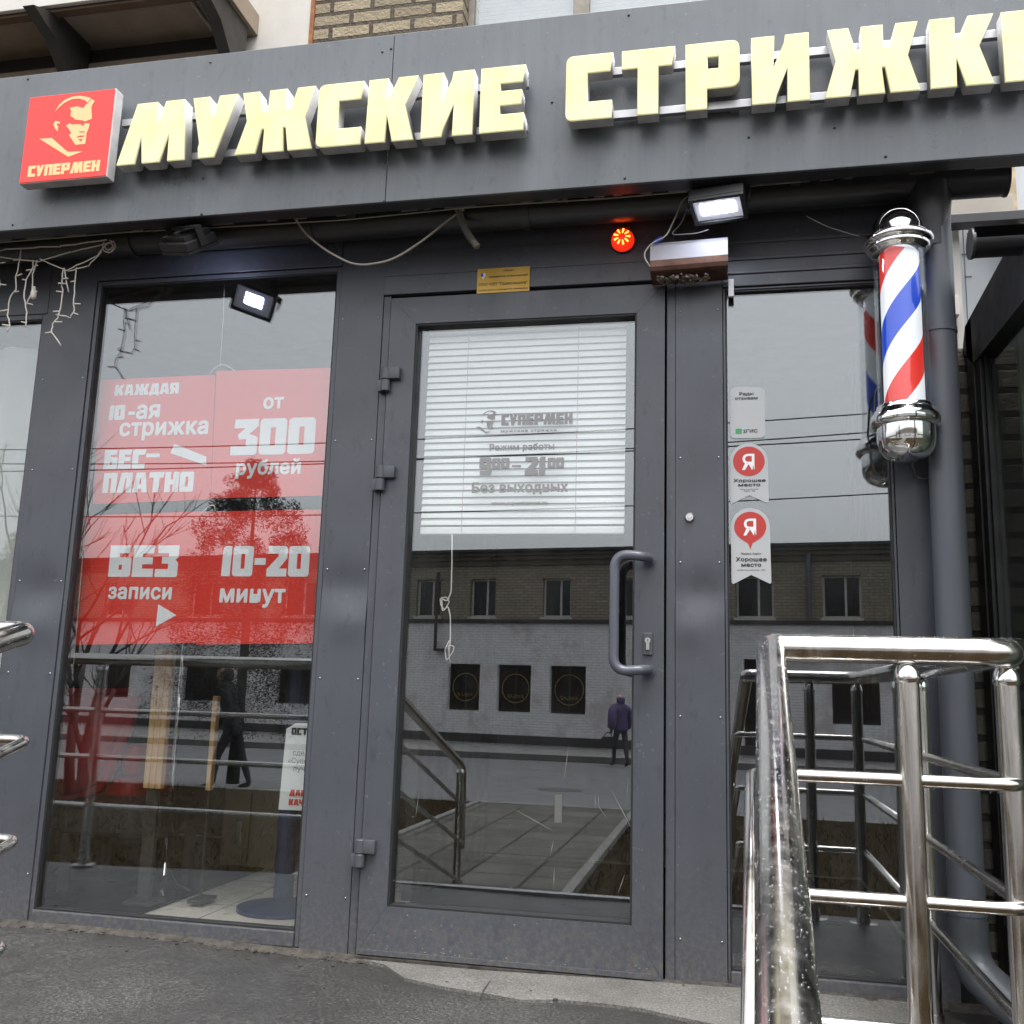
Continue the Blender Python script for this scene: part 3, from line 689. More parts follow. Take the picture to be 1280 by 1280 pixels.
def ex3(t):
    yamark(t, [sz(*p_) for p_ in [(228, 1026), (214, 992)]+arcpts(226, 892, 95, 235, -55, 28, .93)+[(240, 990)]], sz(186, 944), sz(262, 942))
    mesh_obj('lettering', join_mesh([txt('Яндекс Карты', sz(172, 1058), sz(292, 1055), YS, .01, ky=.9), txt('Хорошее', sz(142, 1098), sz(324, 1094), YS, .03, ky=.8), txt('место', sz(174, 1130), sz(292, 1126), YS, .03, ky=.8), txt('выбор пользователей - 2022', sz(150, 1155), sz(316, 1150), YS, .0)]), BLACKINK, t)
sticker('rating_sticker', 'white ribbon shaped sticker with red map pin badge, lowest of three on glass', [sz(*p_) for p_ in [(126, 1232), (232, 1178), (344, 1230), (352, 1222), (342, 890)]+arcpts(226, 892, 116, 5, 175, 16, .95)+[(116, 1222)]], ex3)

# ---------------------------------------------------------------- blind in the door
YB = .062
a, b = at(527, 418, YB), at(783, 660, YB)
bx0, bx1 = at(537, 430, YB).x, at(783, 418, YB).x
ztop, zbot = (at(527, 420, YB).z+at(783, 407, YB).z)/2, at(640, 658, YB).z
blind = thing('venetian_blind', 'white horizontal slat blind hanging behind the door glass', 'blind', ((bx0+bx1)/2, YB, zbot))
bm = box(B(), bx0, bx1, YB-.012, YB+.012, ztop, ztop+.022, .002); obj('headrail', bm, BLIND, blind)
NS = 28
for k in range(NS):
    z = zbot+.004+(ztop-zbot-.012)*(k+.5)/NS; bm = B()
    P2 = [(-.0050, -.0098), (-.0035, -.0040), (-.0012, .0020), (.0015, .0070), (.0045, .0108)]
    va = [[bm.verts.new((x, YB+p_[0], z+p_[1]+random.uniform(-.0004, .0004))) for x in (bx0, bx1)] for p_ in P2]
    vb = [[bm.verts.new((v.co.x, v.co.y+.0006, v.co.z-.0007)) for v in r_] for r_ in va]
    for i in range(4):
        bm.faces.new((va[i][0], va[i][1], va[i+1][1], va[i+1][0])); bm.faces.new((vb[i][1], vb[i][0], vb[i+1][0], vb[i+1][1]))
    obj('slat', bm, BLIND, blind, smooth=True)
bm = box(B(), bx0, bx1, YB-.010, YB+.010, zbot-.026, zbot-.002, .004); obj('bottom_rail', bm, BLIND, blind)
CORDM = mat('cord_brown', (.35, .25, .2), .8)
for px in (583, 722):
    x = at(px, 540, YB).x; obj('ladder_cord', tube(B(), [(x, YB-.0145, ztop), (x, YB-.0145, zbot-.02)], .0009, 6), CORDM, blind)
# pull cord with knots hanging below
YC = .055
cp = [at(*q, YC) for q in ((565, 660), (565, 700), (564, 740), (559, 752), (552, 748), (553, 765), (560, 757), (563, 770), (563, 800), (561, 820))]
bm = tube(B(), fillet(cp, .01, 4), .0022, 6)
tube(bm, fillet([at(*q, YC) for q in ((556, 762), (551, 757), (550, 748), (558, 746), (562, 752), (556, 762))], .006, 4), .0018, 6)
tube(bm, fillet([at(*q, YC) for q in ((562, 800), (556, 812), (558, 826), (566, 815), (568, 808), (560, 806), (563, 834))], .006, 4), .0016, 6)
tag(obj('blind_cord', bm, STRING, smooth=True, base=cp[0]), 'knotted white pull cord dangling below the door blind', 'cord')

# ---------------------------------------------------------------- posters in the left window
YP = .085
def pz1(zx, zy): return (120+zx/4.129, 440+zy/4.129)
def pz2(zx, zy): return (100+zx/3.879, 620+zy/3.879)
def poster(label, corners, fn, y, m=POSTER, name='poster', group='red posters hanging in the left window'):
    c = [at(*q, y) for q in corners]
    t = thing(name, label, 'poster', (c[3].x, y, c[3].z), group)
    bm = quad_slab(B(), c, .004); obj('board', bm, m, t)
    fn(t, y-.0004)
def f1(t, y):
    ms = [blk('КАЖДАЯ', pz1(95, 226), pz1(425, 215), pz1(95, 170)[1], y), blk('10', pz1(65, 352), pz1(145, 350), pz1(65, 276)[1], y),
          txt('-ая', pz1(165, 345), pz1(328, 338), y, .03), txt('стрижка', pz1(118, 434), pz1(578, 418), y, .035),
          blk('БЕС', pz1(38, 607), pz1(250, 601), pz1(38, 508)[1], y), blk('-', pz1(255, 580), pz1(325, 577), pz1(255, 490)[1], y), blk('ПЛАТНО', pz1(32, 730), pz1(500, 718), pz1(32, 628)[1], y)]
    q = [at(*pz1(*p_), y) for p_ in ((385, 522), (568, 585), (570, 540), (405, 475))]
    me = poly_mesh([[(v.x, v.z) for v in q]], .0008); me.transform(Matrix.Translation((0, y-.0008, 0))); ms.append(me)
    mesh_obj('lettering', join_mesh(ms), WHITE, t)
def f2(t, y): mesh_obj('lettering', join_mesh([txt('от', pz1(862, 292), pz1(967, 288), y, .035), blk('300', pz1(692, 532), pz1(1125, 527), pz1(692, 347)[1], y), txt('рублей', pz1(722, 632), pz1(1055, 626), y, .035)]), WHITE, t)
def f3(t, y):
    ms = [blk('БЕЗ', pz2(135, 397), pz2(470, 388), pz2(135, 245)[1], y), txt('записи', pz2(135, 500), pz2(443, 495), y, .035)]
    q = [at(*pz2(*p_), y) for p_ in ((368, 632), (467, 578), (380, 525))]
    me = poly_mesh([[(v.x, v.z) for v in q]], .0008); me.transform(Matrix.Translation((0, y-.0008, 0))); ms.append(me)
    mesh_obj('lettering', join_mesh(ms), WHITE, t)
def f4(t, y): mesh_obj('lettering', join_mesh([blk('10-20', pz2(683, 393), pz2(1108, 387), pz2(683, 247)[1], y), txt('минут', pz2(675, 517), pz2(995, 512), y, .035)]), WHITE, t)
poster('red poster with white words and a white bar, upper left of four in window', [(124.8, 475), (269, 468), (263, 624), (116, 630)], f1, YP+.006)
poster('red poster with a big white price 300, upper right of four in window', [(270.6, 463.5), (422, 459.5), (411, 619), (263.5, 623)], f2, YP)
poster('red poster with a white triangle under the words, lower left of four in window', [(104, 644.5), (257, 639), (245, 803.5), (93, 806)], f3, YP+.006)
poster('red poster with the white numbers 10-20, lower right of four in window', [(256, 639.5), (411, 636.5), (399, 804), (245, 805.5)], f4, YP)
def nz(zx, zy): return (340+zx/8, 880+zy/8)
YN = .12
def f5(t, y):
    mesh_obj('heading', blk('ОСТА', nz(194, 306), nz(412, 317), nz(194, 234)[1], y), BLACKINK, t)
    mesh_obj('small_print', join_mesh([txt('сдела', nz(208, 512), nz(398, 520), y, .0), txt('«Супер', nz(160, 588), nz(392, 600), y, .0), txt('лучш', nz(208, 670), nz(385, 680), y, .0)]), GREYINK, t)
    mesh_obj('red_print', join_mesh([blk('ДАЕМ', nz(172, 920), nz(415, 928), nz(172, 856)[1], y), blk('КАЧЕ', nz(165, 1013), nz(358, 1018), nz(165, 950)[1], y)]), REDINK, t)
poster('white printed notice half hidden behind the post left of the door', [(370, 904), (440, 906), (425, 1015), (348, 1012), (358, 911)], f5, YN, PAPER, 'notice_board', None)
# poster strings
bm = B()
tube(bm, [at(281, 345, .07), at(279, 400, .07), at(275, 458, .08)], .0012, 6)
tube(bm, fillet([at(262, 468, .08), at(270, 458, .078), at(280, 455, .078), at(293, 463, .08)], .03, 5), .0016, 6)
tube(bm, fillet([at(252, 641, .08), at(262, 632, .078), at(268, 631, .078), at(269, 639, .08)], .02, 5), .0016, 6)
tube(bm, fillet([at(116, 470, .08), at(108, 640, .07), at(92, 830, .07)], .3, 5), .0012, 6)
tag(obj('poster_string', bm, STRING, smooth=True, base=at(281, 345, .07)), 'thin white string holding up the red posters', 'string')
bm = tube(B(), fillet([at(*q, .05) for q in ((80, 862), (74, 890), (70, 915), (68, 935), (66, 960), (58, 1030), (48, 1100), (46, 1128))], .05, 4), .0022, 6)
ball(bm, at(70, 925, .05), .006, (.8, .8, 2), 1)
tag(obj('pull_cord', bm, STRING, smooth=True, base=at(46, 1128, .05)), 'white knotted cord hanging at the left edge of the poster window', 'cord')

# ---------------------------------------------------------------- interior
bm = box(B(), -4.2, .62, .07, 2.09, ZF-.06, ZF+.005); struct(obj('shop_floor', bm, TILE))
bm = B()
for x in [-4+.45*i for i in range(11)]: box(bm, x, x+.004, .072, 2.085, ZF+.005, ZF+.0058)
for y in (.5, .95, 1.4, 1.85): box(bm, -4.19, .61, y, y+.004, ZF+.0059, ZF+.0066)
struct(obj('floor_joints', bm, GREYINK))
bm = box(B(), -1.15, .58, .075, 1.9, ZF+.0067, ZF+.015, .003); tag(obj('floor_shade_mat', bm, mat('shade_mat_charcoal', (.014, .014, .015), .95, spec=0, bmp=.4), base=(-.6, .9, ZF)), 'added charcoal mat that gives the floor behind the door its shade', 'mat')  # added mat: indoor dimness behind the door put in as dark colour
bm = box(B(), -4.1, -1.95, .075, 1.9, ZF+.0067, ZF+.015, .003); tag(obj('floor_shade_sheet', bm, mat('shade_sheet_dark', (.010, .011, .012), .95, spec=0, bmp=.4), base=(-3, .9, ZF)), 'added dark sheet that gives the left shop floor its shade', 'floor_shade_sheet')  # added dark sheet over the tiles, stands in for the unlit floor
bm = box(B(), -4.2, .62, 2.02, 2.08, ZF+.006, 1.60); struct(obj('interior_back_wall', bm, INTW))
bm = box(B(), -4.26, -4.201, .07, 2.02, ZF+.006, 1.60); box(bm, .601, .66, .065, 2.02, ZF+.006, 1.60); struct(obj('interior_side_wall', bm, INTW))
bm = box(B(), -4.2, .62, .065, 2.09, 1.62, 1.68); struct(obj('shop_ceiling', bm, INTD))
bm = box(B(), -1.20, -1.16, .8, 2.01, ZF+.006, 1.60); struct(obj('interior_partition_wall', bm, INTW))
# red armchair
cx, cy = at(100, 950, .62).x, .62
zc1, zc0 = at(112, 862, .62).z, at(112, 1003, .62).z
ch = thing('armchair', 'red leather tub chair behind the left window', 'armchair', (cx, cy, ZF+.005))
bm = B(); prof = [(-.20, zc1), (.20, zc1+.01), (.19, zc1-.12), (.10, zc0+.05), (-.02, zc0), (-.20, zc0+.005)]
A = [bm.verts.new((cx+q[0], cy, q[1])) for q in prof]; D = [bm.verts.new((cx+q[0], cy+.10, q[1])) for q in prof]
bm.faces.new(A); bm.faces.new(D[::-1])
for i in range(6): bm.faces.new((A[i], A[(i+1) % 6], D[(i+1) % 6], D[i]))
bmesh.ops.bevel(bm, geom=bm.edges[:], offset=.03, segments=3, affect='EDGES'); obj('backrest', bm, REDCH, ch, smooth=True)
bm = box(B(), cx-.19, cx+.18, cy+.101, cy+.46, zc0+.0, zc0+.09, .035); obj('seat', bm, REDCH, ch, smooth=True)
bm = box(B(), cx-.19, cx-.12, cy+.101, cy+.44, zc0+.091, zc0+.22, .03); obj('armrest', bm, REDCH, ch, smooth=True)
bm = box(B(), cx+.11, cx+.18, cy+.101, cy+.44, zc0+.091, zc0+.22, .03); obj('armrest', bm, REDCH, ch, smooth=True)
bm = tube(B(), [(cx, cy+.25, ZF+.03), (cx, cy+.25, zc0-.001)], .03, 16); lathe(bm, [(0, 0), (.2, 0), (.19, .02), (.04, .03), (0, .03)], (cx, cy+.25, ZF+.006), seg=28); obj('base', bm, DKSTEEL, ch)
# dark bench
bx, by = at(150, 1030, .55).x, .55
bn = thing('bench', 'low dark padded bench standing on the shop floor', 'bench', (bx, by, ZF+.005))
p0, p1 = at(85, 1010, .5), at(212, 1010, .5)
bm = box(B(), p0.x, p1.x, .44, .80, ZF+.22, p0.z+.03, .02); obj('seat', bm, DARKW, bn, smooth=True)
bm = B()
for xx in (p0.x+.04, p1.x-.04):
    for yy in (.46, .74): box(bm, xx-.015, xx+.015, yy-.015, yy+.015, ZF+.006, ZF+.22)
obj('leg_frame', bm, DKSTEEL, bn)
# pine slat stand pieces
def slats(px0, px1, pyt, pyb, y, n, label):
    a, b = at(px0, pyb, y), at(px1, pyt, y)
    t = thing('slatted_stand', label, 'stand', (a.x, y, ZF+.005), 'pine slatted stands inside the shop')
    bm = B(); wd = (b.x-a.x)/n
    for i in range(n): box(bm, a.x+wd*i+.001, a.x+wd*(i+1)-.001, y, y+.03, a.z, b.z, .003)
    obj('slat_panel', bm, WOOD, t)
    bm = box(B(), a.x+.012, b.x-.012, y+.008, y+.022, ZF+.03, a.z-.001); obj('leg', bm, DKSTEEL, t)
    bm = box(B(), a.x-.02, b.x+.02, y-.03, y+.08, ZF+.016, ZF+.03, .004); obj('base', bm, DARKW, t)
slats(178, 216, 812, 985, .36, 3, 'wide pine slatted stand behind the thin chrome pole')
slats(256, 272, 870, 988, .46, 1, 'narrow pine upright beside the wide slatted stand')
# chrome pole with cone foot
a, b = at(230, 806, .62), at(206, 985, .62)
pl = thing('display_pole', 'thin chrome pole on a cone foot behind the red posters', 'pole', (a.x, .62, ZF+.005))
bm = tube(B(), [(a.x, .62, ZF+.10), (a.x, .62, a.z+.25)], .010, 14); obj('tube', bm, CHROME, pl, smooth=True)
bm = lathe(B(), [(0, 0), (.12, 0), (.12, .012), (.06, .03), (.03, .07), (.012, .11), (0, .11)], (a.x, .62, ZF+.006), seg=28); obj('foot', bm, CHROME, pl, auto=40)
# navy stand
a, b = at(335, 890, .5), at(356, 1090, .5)
nv = thing('round_stand', 'navy blue column on a round base behind the white notice', 'stand', (b.x, .5, ZF+.005))
bm = tube(B(), [(b.x, .5, ZF+.05), (b.x, .5, ZF+.85)], .035, 24); obj('column', bm, BLUEF, nv, auto=40)
bm = lathe(B(), [(0, 0), (.16, 0), (.16, .012), (.05, .03), (0, .03)], (b.x, .5, ZF+.006), seg=32); obj('base', bm, BLUEF, nv, auto=40)
# small pale cabinet and cardboard
a, b = at(275, 1070, 1.2), at(322, 1000, 1.2)
cb_ = thing('low_cabinet', 'small pale cabinet near the back of the shop', 'cabinet', (a.x, 1.2, ZF+.005))
bm = box(B(), a.x, b.x+.1, 1.2, 1.6, ZF+.006, b.z+.05, .004); o = obj('body', bm, mat('cabinet_laminate', (.16, .14, .10), .5), cb_)
bm = box(B(), (a.x+b.x)/2+.05, (a.x+b.x)/2+.054, 1.195, 1.1995, ZF+.03, b.z+.03); obj('door_gap', bm, GASK, cb_)
bm = box(B(), (a.x+b.x)/2, (a.x+b.x)/2+.02, 1.18, 1.1945, ZF+.12, ZF+.2, .003); obj('handle', bm, STEEL, cb_)
# curtain in leftmost window
bm = B(); n = 40; pv = None
for i in range(n+1):
    x = -3.6+1.19*i/n; y = .12+.018*math.sin(i*1.1)
    v = (bm.verts.new((x+.02*(i/n), y, 1.22)), bm.verts.new((x-.10*(i/n), y, ZF+.05)))
    if pv: bm.faces.new((pv[0], v[0], v[1], pv[1]))
    pv = v
bmesh.ops.solidify(bm, geom=bm.faces[:], thickness=.002)
tag(obj('curtain', bm, CURT, smooth=True, base=(-3, .12, ZF)), 'pale gathered curtain behind the leftmost window', 'curtain')

# ---------------------------------------------------------------- fascia sign band
YF = -.30
zb, zt = 1.472, 2.045
fa = thing('sign_fascia', 'long grey sheet metal fascia band carrying the lit shop sign', 'fascia', (-.8, YF, zb))
seam = at(487, 150, YF).x
for (x0, x1) in ((-4.2, seam-.001), (seam+.001, 1.9)):
    bm = box(B(), x0, x1, YF, YF+.012, zb, zt, .002); obj('panel', bm, FASC, fa)
bm = box(B(), -4.2, 1.9, YF+.0121, YF+.065, zb+.001, zb+.010, .002); box(bm, -4.2, 1.9, YF+.0121, YF+.30, zt-.012, zt-.001); obj('edge_trim', bm, GUT, fa)
for k in range(9):
    x = -4.0+k*.7; bm = B(); box(bm, x, x+.03, YF+.013, .0, zb+.04, zb+.065); box(bm, x, x+.03, YF+.013, YF+.04, zb+.0655, zt-.02); obj('bracket', bm, DKSTEEL, fa)
bm = B()
for (px, py) in ((35, 99), (263, 78), (489, 61), (786, 19), (690, 128), (254, 223), (16, 281), (252, 268), (480, 252), (781, 223), (1107, 196), (936, 172), (1043, 160), (478, 65)):
    p = at(px, py, YF); obj('screw', ball(B(), (p.x, YF-.001, p.z), .0045, (1, .5, 1), 1), DKSTEEL, fa, smooth=True)
bm = B(); random.seed(4)
x = -4.1
while x < .9:
    if random.random() < .72:
        L_ = random.uniform(.03, .10); h_ = random.uniform(.003, .010)
        box(bm, x, x+L_, -.225, -.20, zb+.016, zb+.018+h_)
    x += random.uniform(.02, .09)
for k in range(500):
    ball(bm, (random.uniform(-4, .9), -.222+random.uniform(-.006, .006), zb+.018+random.uniform(-.003, .010)), random.uniform(.002, .005), (1.8, 1, .8), 1)
obj('foam_seal', bm, mat('grey_foam_seal', (.20, .19, .18), .95, var=.4, vscale=30), fa)['kind'] = 'stuff'
# light box
LF, LB_ = -.378, -.335
def ez(zx, zy): return (20+zx/5.818, 90+zy/5.818)
c = [at(*ez(*q), LF) for q in ((97, 183), (720, 115), (665, 765), (20, 808))]
x0 = (c[0].x+c[3].x)/2; x1 = (c[1].x+c[2].x)/2; z1 = (c[0].z+c[1].z)/2; z0 = (c[2].z+c[3].z)/2
lb = thing('light_box_sign', 'square red illuminated sign box with a cream emblem of a man\'s head', 'sign', (x0, LB_, z0))
bm = box(B(), x0, x1, LF+.002, LB_, z0, z1, .003); obj('casing', bm, RET, lb)
bm = box(B(), x0+.003, x1-.003, LF-.001, LF+.0018, z0+.003, z1-.003, .001); obj('face', bm, RED, lb)
me = poly_mesh([[(at(*ez(*q), LF-.002).x, at(*ez(*q), LF-.002).z) for q in P] for P in EMB], .0008); me.transform(Matrix.Translation((0, LF-.002, 0))); mesh_obj('emblem', me, CREAM, lb)
a, b = at(*ez(82, 762), LF-.002), at(*ez(603, 722), LF-.002)
me = poly_mesh(block_polys('СУПЕРМЕН', a.x, b.x, (a.z+b.z)/2, at(*ez(92, 682), LF-.002).z-a.z), .0008); me.transform(Matrix.Translation((0, LF-.002, 0))); mesh_obj('lettering', me, CREAM, lb)
for xx in (x0+.03, x1-.05): obj('standoff', box(B(), xx, xx+.02, LB_+.0005, YF-.0005, z0+.03, z1-.03), ALU, lb)
# channel letters
def word(label, letters, zs, rails):
    (za, zb2) = zs
    xs = [at(q[1], q[3], LF).x for q in letters]
    t = thing('channel_letter_sign', label, 'sign', (xs[0], LB_, za), 'words of the lit shop sign')
    x_end = at(letters[-1][2], letters[-1][3], LF).x
    bm = B()
    for fz in (.12, .80):
        z = za+(zb2-za)*fz; box(bm, xs[0]-.03 if rails else xs[0], x_end, LB_+.0005, LB_+.018, z, z+.024, .001)
        for k in range(int((x_end-xs[0])/.45)+1):
            xx = xs[0]+.02+k*.45; box(bm, xx, xx+.024, LB_+.0185, YF-.0003, z+.001, z+.023)
    obj('mounting_rail', bm, ALU, t)
    for ch, pl_, pr_, py in letters:
        a, b = at(pl_, py, LF).x, at(pr_, py, LF).x; h = zb2-za; k = (b-a)/gw(ch)
        P = [[(a+q[0]*k, za+q[1]*h) for q in R_] for R_ in G[ch]]
        me = poly_mesh(P, LB_-LF-.002); me.transform(Matrix.Translation((0, LF+.002, 0)))
        o = mesh_obj('letter', me, RET, t)
        me = poly_mesh(P, .006, .002); me.transform(Matrix.Translation((0, LF-.0041, 0)))
        f = mesh_obj('letter_face', me, YEL, o)
yw1 = [('М', 147, 231, 198), ('У', 236, 292, 190), ('Ж', 294, 389.6, 188), ('С', 394.3, 451, 185), ('К', 455.7, 519, 182), ('И', 525.5, 590, 176), ('Е', 598.7, 655, 170)]
za1 = (at(147, 202, LF).z+at(655, 168, LF).z)/2; zb1 = (at(166, 129, LF).z+at(655, 84, LF).z)/2
yw2 = [('С', 706.5, 765.6, 150), ('Т', 776.6, 844, 145), ('Р', 857, 925.3, 138), ('И', 940, 1012.9, 130), ('Ж', 1030.8, 1151, 120), ('К', 1163, 1247, 110), ('И', 1256, 1334, 100)]
za2 = (at(706, 152, LF).z+at(1163, 112, LF).z)/2; zb2 = (at(710, 77, LF).z+at(1163, 20, LF).z)/2
print('letters', za1, zb1, za2, zb2)
word('first word of pale yellow lit block letters, next to the red sign box', yw1, (za1, zb1), True)
word('second word of pale yellow lit block letters, cut by the frame edge', yw2, (za2, zb2), False)

# ---------------------------------------------------------------- gutter, downpipe
gz, gy, gr = 1.50, -.085, .052
gx1 = at(1254, 230, gy).x; gz = at(1250, 231, gy).z
gu = thing('roof_gutter', 'dark round gutter running under the fascia over the shop front', 'gutter', (0, gy, gz))
bm = B(); prof = []
for k in range(17):
    an = math.pi*(1+k/16); prof.append((math.cos(an)*gr, math.sin(an)*gr*1.0))
prof = [(-gr, .012), *prof, (gr, .012), (gr-.004, .012)]+[(math.cos(math.pi*(2-k/16))*(gr-.004), math.sin(math.pi*(2-k/16))*(gr-.004)) for k in range(17)]+[(-gr+.004, .012)]
A = [bm.verts.new((-4.2, gy+q[0], gz+.02+q[1])) for q in prof]; D = [bm.verts.new((gx1, gy+q[0], gz+.02+q[1])) for q in prof]
for i in range(len(prof)): bm.faces.new((A[i], D[i], D[(i+1) % len(prof)], A[(i+1) % len(prof)]))
obj('trough', bm, GUT, gu, auto=30)
bm = B()
lathe(bm, [(0, 0), (gr+.001, 0), (gr+.003, .004), (gr+.003, .010), (0, .010)], (gx1+.0005, gy, gz+.020), Vector((1, 0, 0)), 28)
obj('end_cap', bm, GUT, gu, auto=30)
for x in (-2.9, -2.02, -1.35, -.62, .05):
    bm = B(); pts = [(x, gy+math.cos(math.pi*(1+k/12))*(gr+.003), gz+.02+math.sin(math.pi*(1+k/12))*(gr+.003)) for k in range(13)]
    for q0, q1 in zip(pts[:-1], pts[1:]):
        f = [bm.verts.new(v) for v in ((x, q0[1], q0[2]), (x+.025, q0[1], q0[2]), (x+.025, q1[1], q1[2]), (x, q1[1], q1[2]))]; bm.faces.new(f)
    bmesh.ops.remove_doubles(bm, verts=bm.verts[:], dist=1e-5); bmesh.ops.solidify(bm, geom=bm.faces[:], thickness=.003)
    obj('bracket', bm, GUT, gu, auto=40)
dpx = at(1183, 600, gy).x; dr = .0455
dp = thing('downpipe', 'grey metal rainwater downpipe beside the barber pole', 'downpipe', (dpx, gy, ZF))
bm = tube(B(), [(dpx, gy, gz-.06), (dpx, gy, ZF+.16)], dr, 28); obj('pipe', bm, PIPE, dp, auto=40)
bm = lathe(B(), [(gr+.012, .005), (gr+.012, -.03), (dr+.012, -.09), (dr+.004, -.14), (dr+.004, -.19), (dr, -.19)], (dpx-.012, gy, gz), seg=28); obj('outlet', bm, GUT, dp, auto=40)
elb = fillet([(dpx, gy, ZF+.25), (dpx, gy, ZF+.13), (dpx+.10, gy-.14, ZF+.05)], .1, 8)
bm = tube(B(), elb, dr+.003, 28, cap=False); bmesh.ops.solidify(bm, geom=bm.faces[:], thickness=.003); obj('elbow', bm, mat('galvanised_elbow', (.22, .235, .26), .4, metal=.3, var=.2), dp, auto=40)
for z in (ZF+.26, 1.05): obj('clamp', lathe(B(), [(dr+.0005, 0), (dr+.003, 0), (dr+.003, .012), (dr+.0005, .012)], (dpx, gy, z), seg=28), PIPE, dp, auto=40)

# ---------------------------------------------------------------- barber pole
py_ = -.145
pt, pb = at(1124, 262, py_), at(1134, 577, py_)
bxp = (at(1125, 300, py_).x+at(1131, 560, py_).x)/2
zt3, zb3 = pt.z, pb.z
H = zt3-zb3
bp = thing('barber_pole', 'chrome barber pole with red, white and blue stripes in a clear tube', 'barber pole', (bxp, py_, zb3))
z_t0 = at(1124, 318, py_).z; z_b0 = at(1130, 512, py_).z
R1 = .083
T = zt3-z_t0
bm = lathe(B(), [(0, T), (.022, T-.003), (.042, T-.012), (.057, T-.026), (.068, T-.045), (.074, T-.066), (.0755, .052), (.077, .049), (.089, .048), (.095, .044), (.0965, .036), (.095, .028), (.088, .024), (.085, .022), (.087, .017), (.085, .010), (.079, .006), (.077, .002), (.072, -.003), (0, -.003)], (bxp, py_, z_t0), seg=72)
obj('top_cap', bm, CHROME, bp, auto=50)
h0 = z_b0-zb3
bm = lathe(B(), [(0, .010), (.071, .010), (.076, .006), (.0765, -.003), (.082, -.007), (.084, -.015), (.090, -.020), (.0925, -.028), (.0925, -.044), (.088, -.051), (.0775, -.053), (.077, -.053-.035), (.072, -h0+.034), (.058, -h0+.014), (.034, -h0+.003), (0, -h0)], (bxp, py_, z_b0), seg=72)
obj('bottom_cap', bm, CHROME, bp, auto=50)
bm = lathe(B(), [(.0705, z_b0-.004), (.0705, z_t0+.004), (.068, z_t0+.004), (.068, z_b0-.004)], (bxp, py_, 0), seg=56); obj('clear_tube', bm, TUBEGL, bp, auto=40)
PHASE = .375-(at(1128, 390, py_).z-zb3)/.43
# striped cylinder: real spiral bands
def stripe_mat():
    m, t, b = nodes('striped_cylinder')
    tc = t.nodes.new('ShaderNodeTexCoord'); sp = t.nodes.new('ShaderNodeSeparateXYZ'); t.links.new(tc.outputs['Object'], sp.inputs[0])
    an = t.nodes.new('ShaderNodeMath'); an.operation = 'ARCTAN2'; t.links.new(sp.outputs['Y'], an.inputs[0]); t.links.new(sp.outputs['X'], an.inputs[1])
    an2 = t.nodes.new('ShaderNodeMath'); an2.operation = 'MULTIPLY'; an2.inputs[1].default_value = -1/(2*math.pi); t.links.new(an.outputs[0], an2.inputs[0])
    ma = t.nodes.new('ShaderNodeMath'); ma.operation = 'MULTIPLY_ADD'; ma.inputs[1].default_value = 1/.43; t.links.new(sp.outputs['Z'], ma.inputs[0]); t.links.new(an2.outputs[0], ma.inputs[2])
    ad = t.nodes.new('ShaderNodeMath'); ad.operation = 'ADD'; ad.inputs[1].default_value = 10.0+PHASE; t.links.new(ma.outputs[0], ad.inputs[0])
    fr = t.nodes.new('ShaderNodeMath'); fr.operation = 'FRACT'; t.links.new(ad.outputs[0], fr.inputs[0])
    r = t.nodes.new('ShaderNodeValToRGB'); r.color_ramp.interpolation = 'CONSTANT'; e = r.color_ramp.elements
    cols = [(0, (.60, .03, .02)), (.25, (.72, .76, .80)), (.5, (.006, .05, .46)), (.75, (.72, .76, .80))]
    while len(e) < 4: e.new(.5)
    for i, (p_, c_) in enumerate(cols): e[i].position = p_; e[i].color = (*c_, 1)
    t.links.new(fr.outputs[0], r.inputs['Fac']); t.links.new(r.outputs[0], b.inputs['Base Color']); t.links.new(r.outputs[0], b.inputs['Emission Color'])
    b.inputs['Emission Strength'].default_value = .22; b.inputs['Roughness'].default_value = .4
    return m
bm = lathe(B(), [(0, z_b0+.008), (.054, z_b0+.008), (.054, z_t0-.004), (0, z_t0-.004)], (bxp, py_, 0), seg=56); obj('striped_cylinder', bm, stripe_mat(), bp, auto=40)
bm = B()
for z in (z_t0+.03, z_b0-.035): box(bm, bxp-.02, bxp+.02, py_+.068, -.0205, z-.012, z+.012, .003)
box(bm, bxp-.03, bxp+.03, -.02, -.0005, z_b0-.09, z_t0+.08, .003)
obj('wall_bracket', bm, BLACKP, bp)
bm = tube(B(), fillet([(bxp-.03, py_+.05, z_b0-.05), (bxp-.07, -.05, z_b0-.03), (bxp-.06, -.03, z_b0+.10), (bxp-.02, -.012, z_b0+.14)], .04, 6), .003, 8)
tube(bm, fillet([(bxp+.03, py_+.03, zb3+.05), (bxp+.085, -.10, zb3+.04), (bxp+.09, -.06, zb3-.02), (bxp+.05, -.02, zb3-.03), (bxp+.03, -.01, zb3+.05)], .05, 6), .003, 8)
obj('cable', bm, BLACKP, bp, smooth=True)

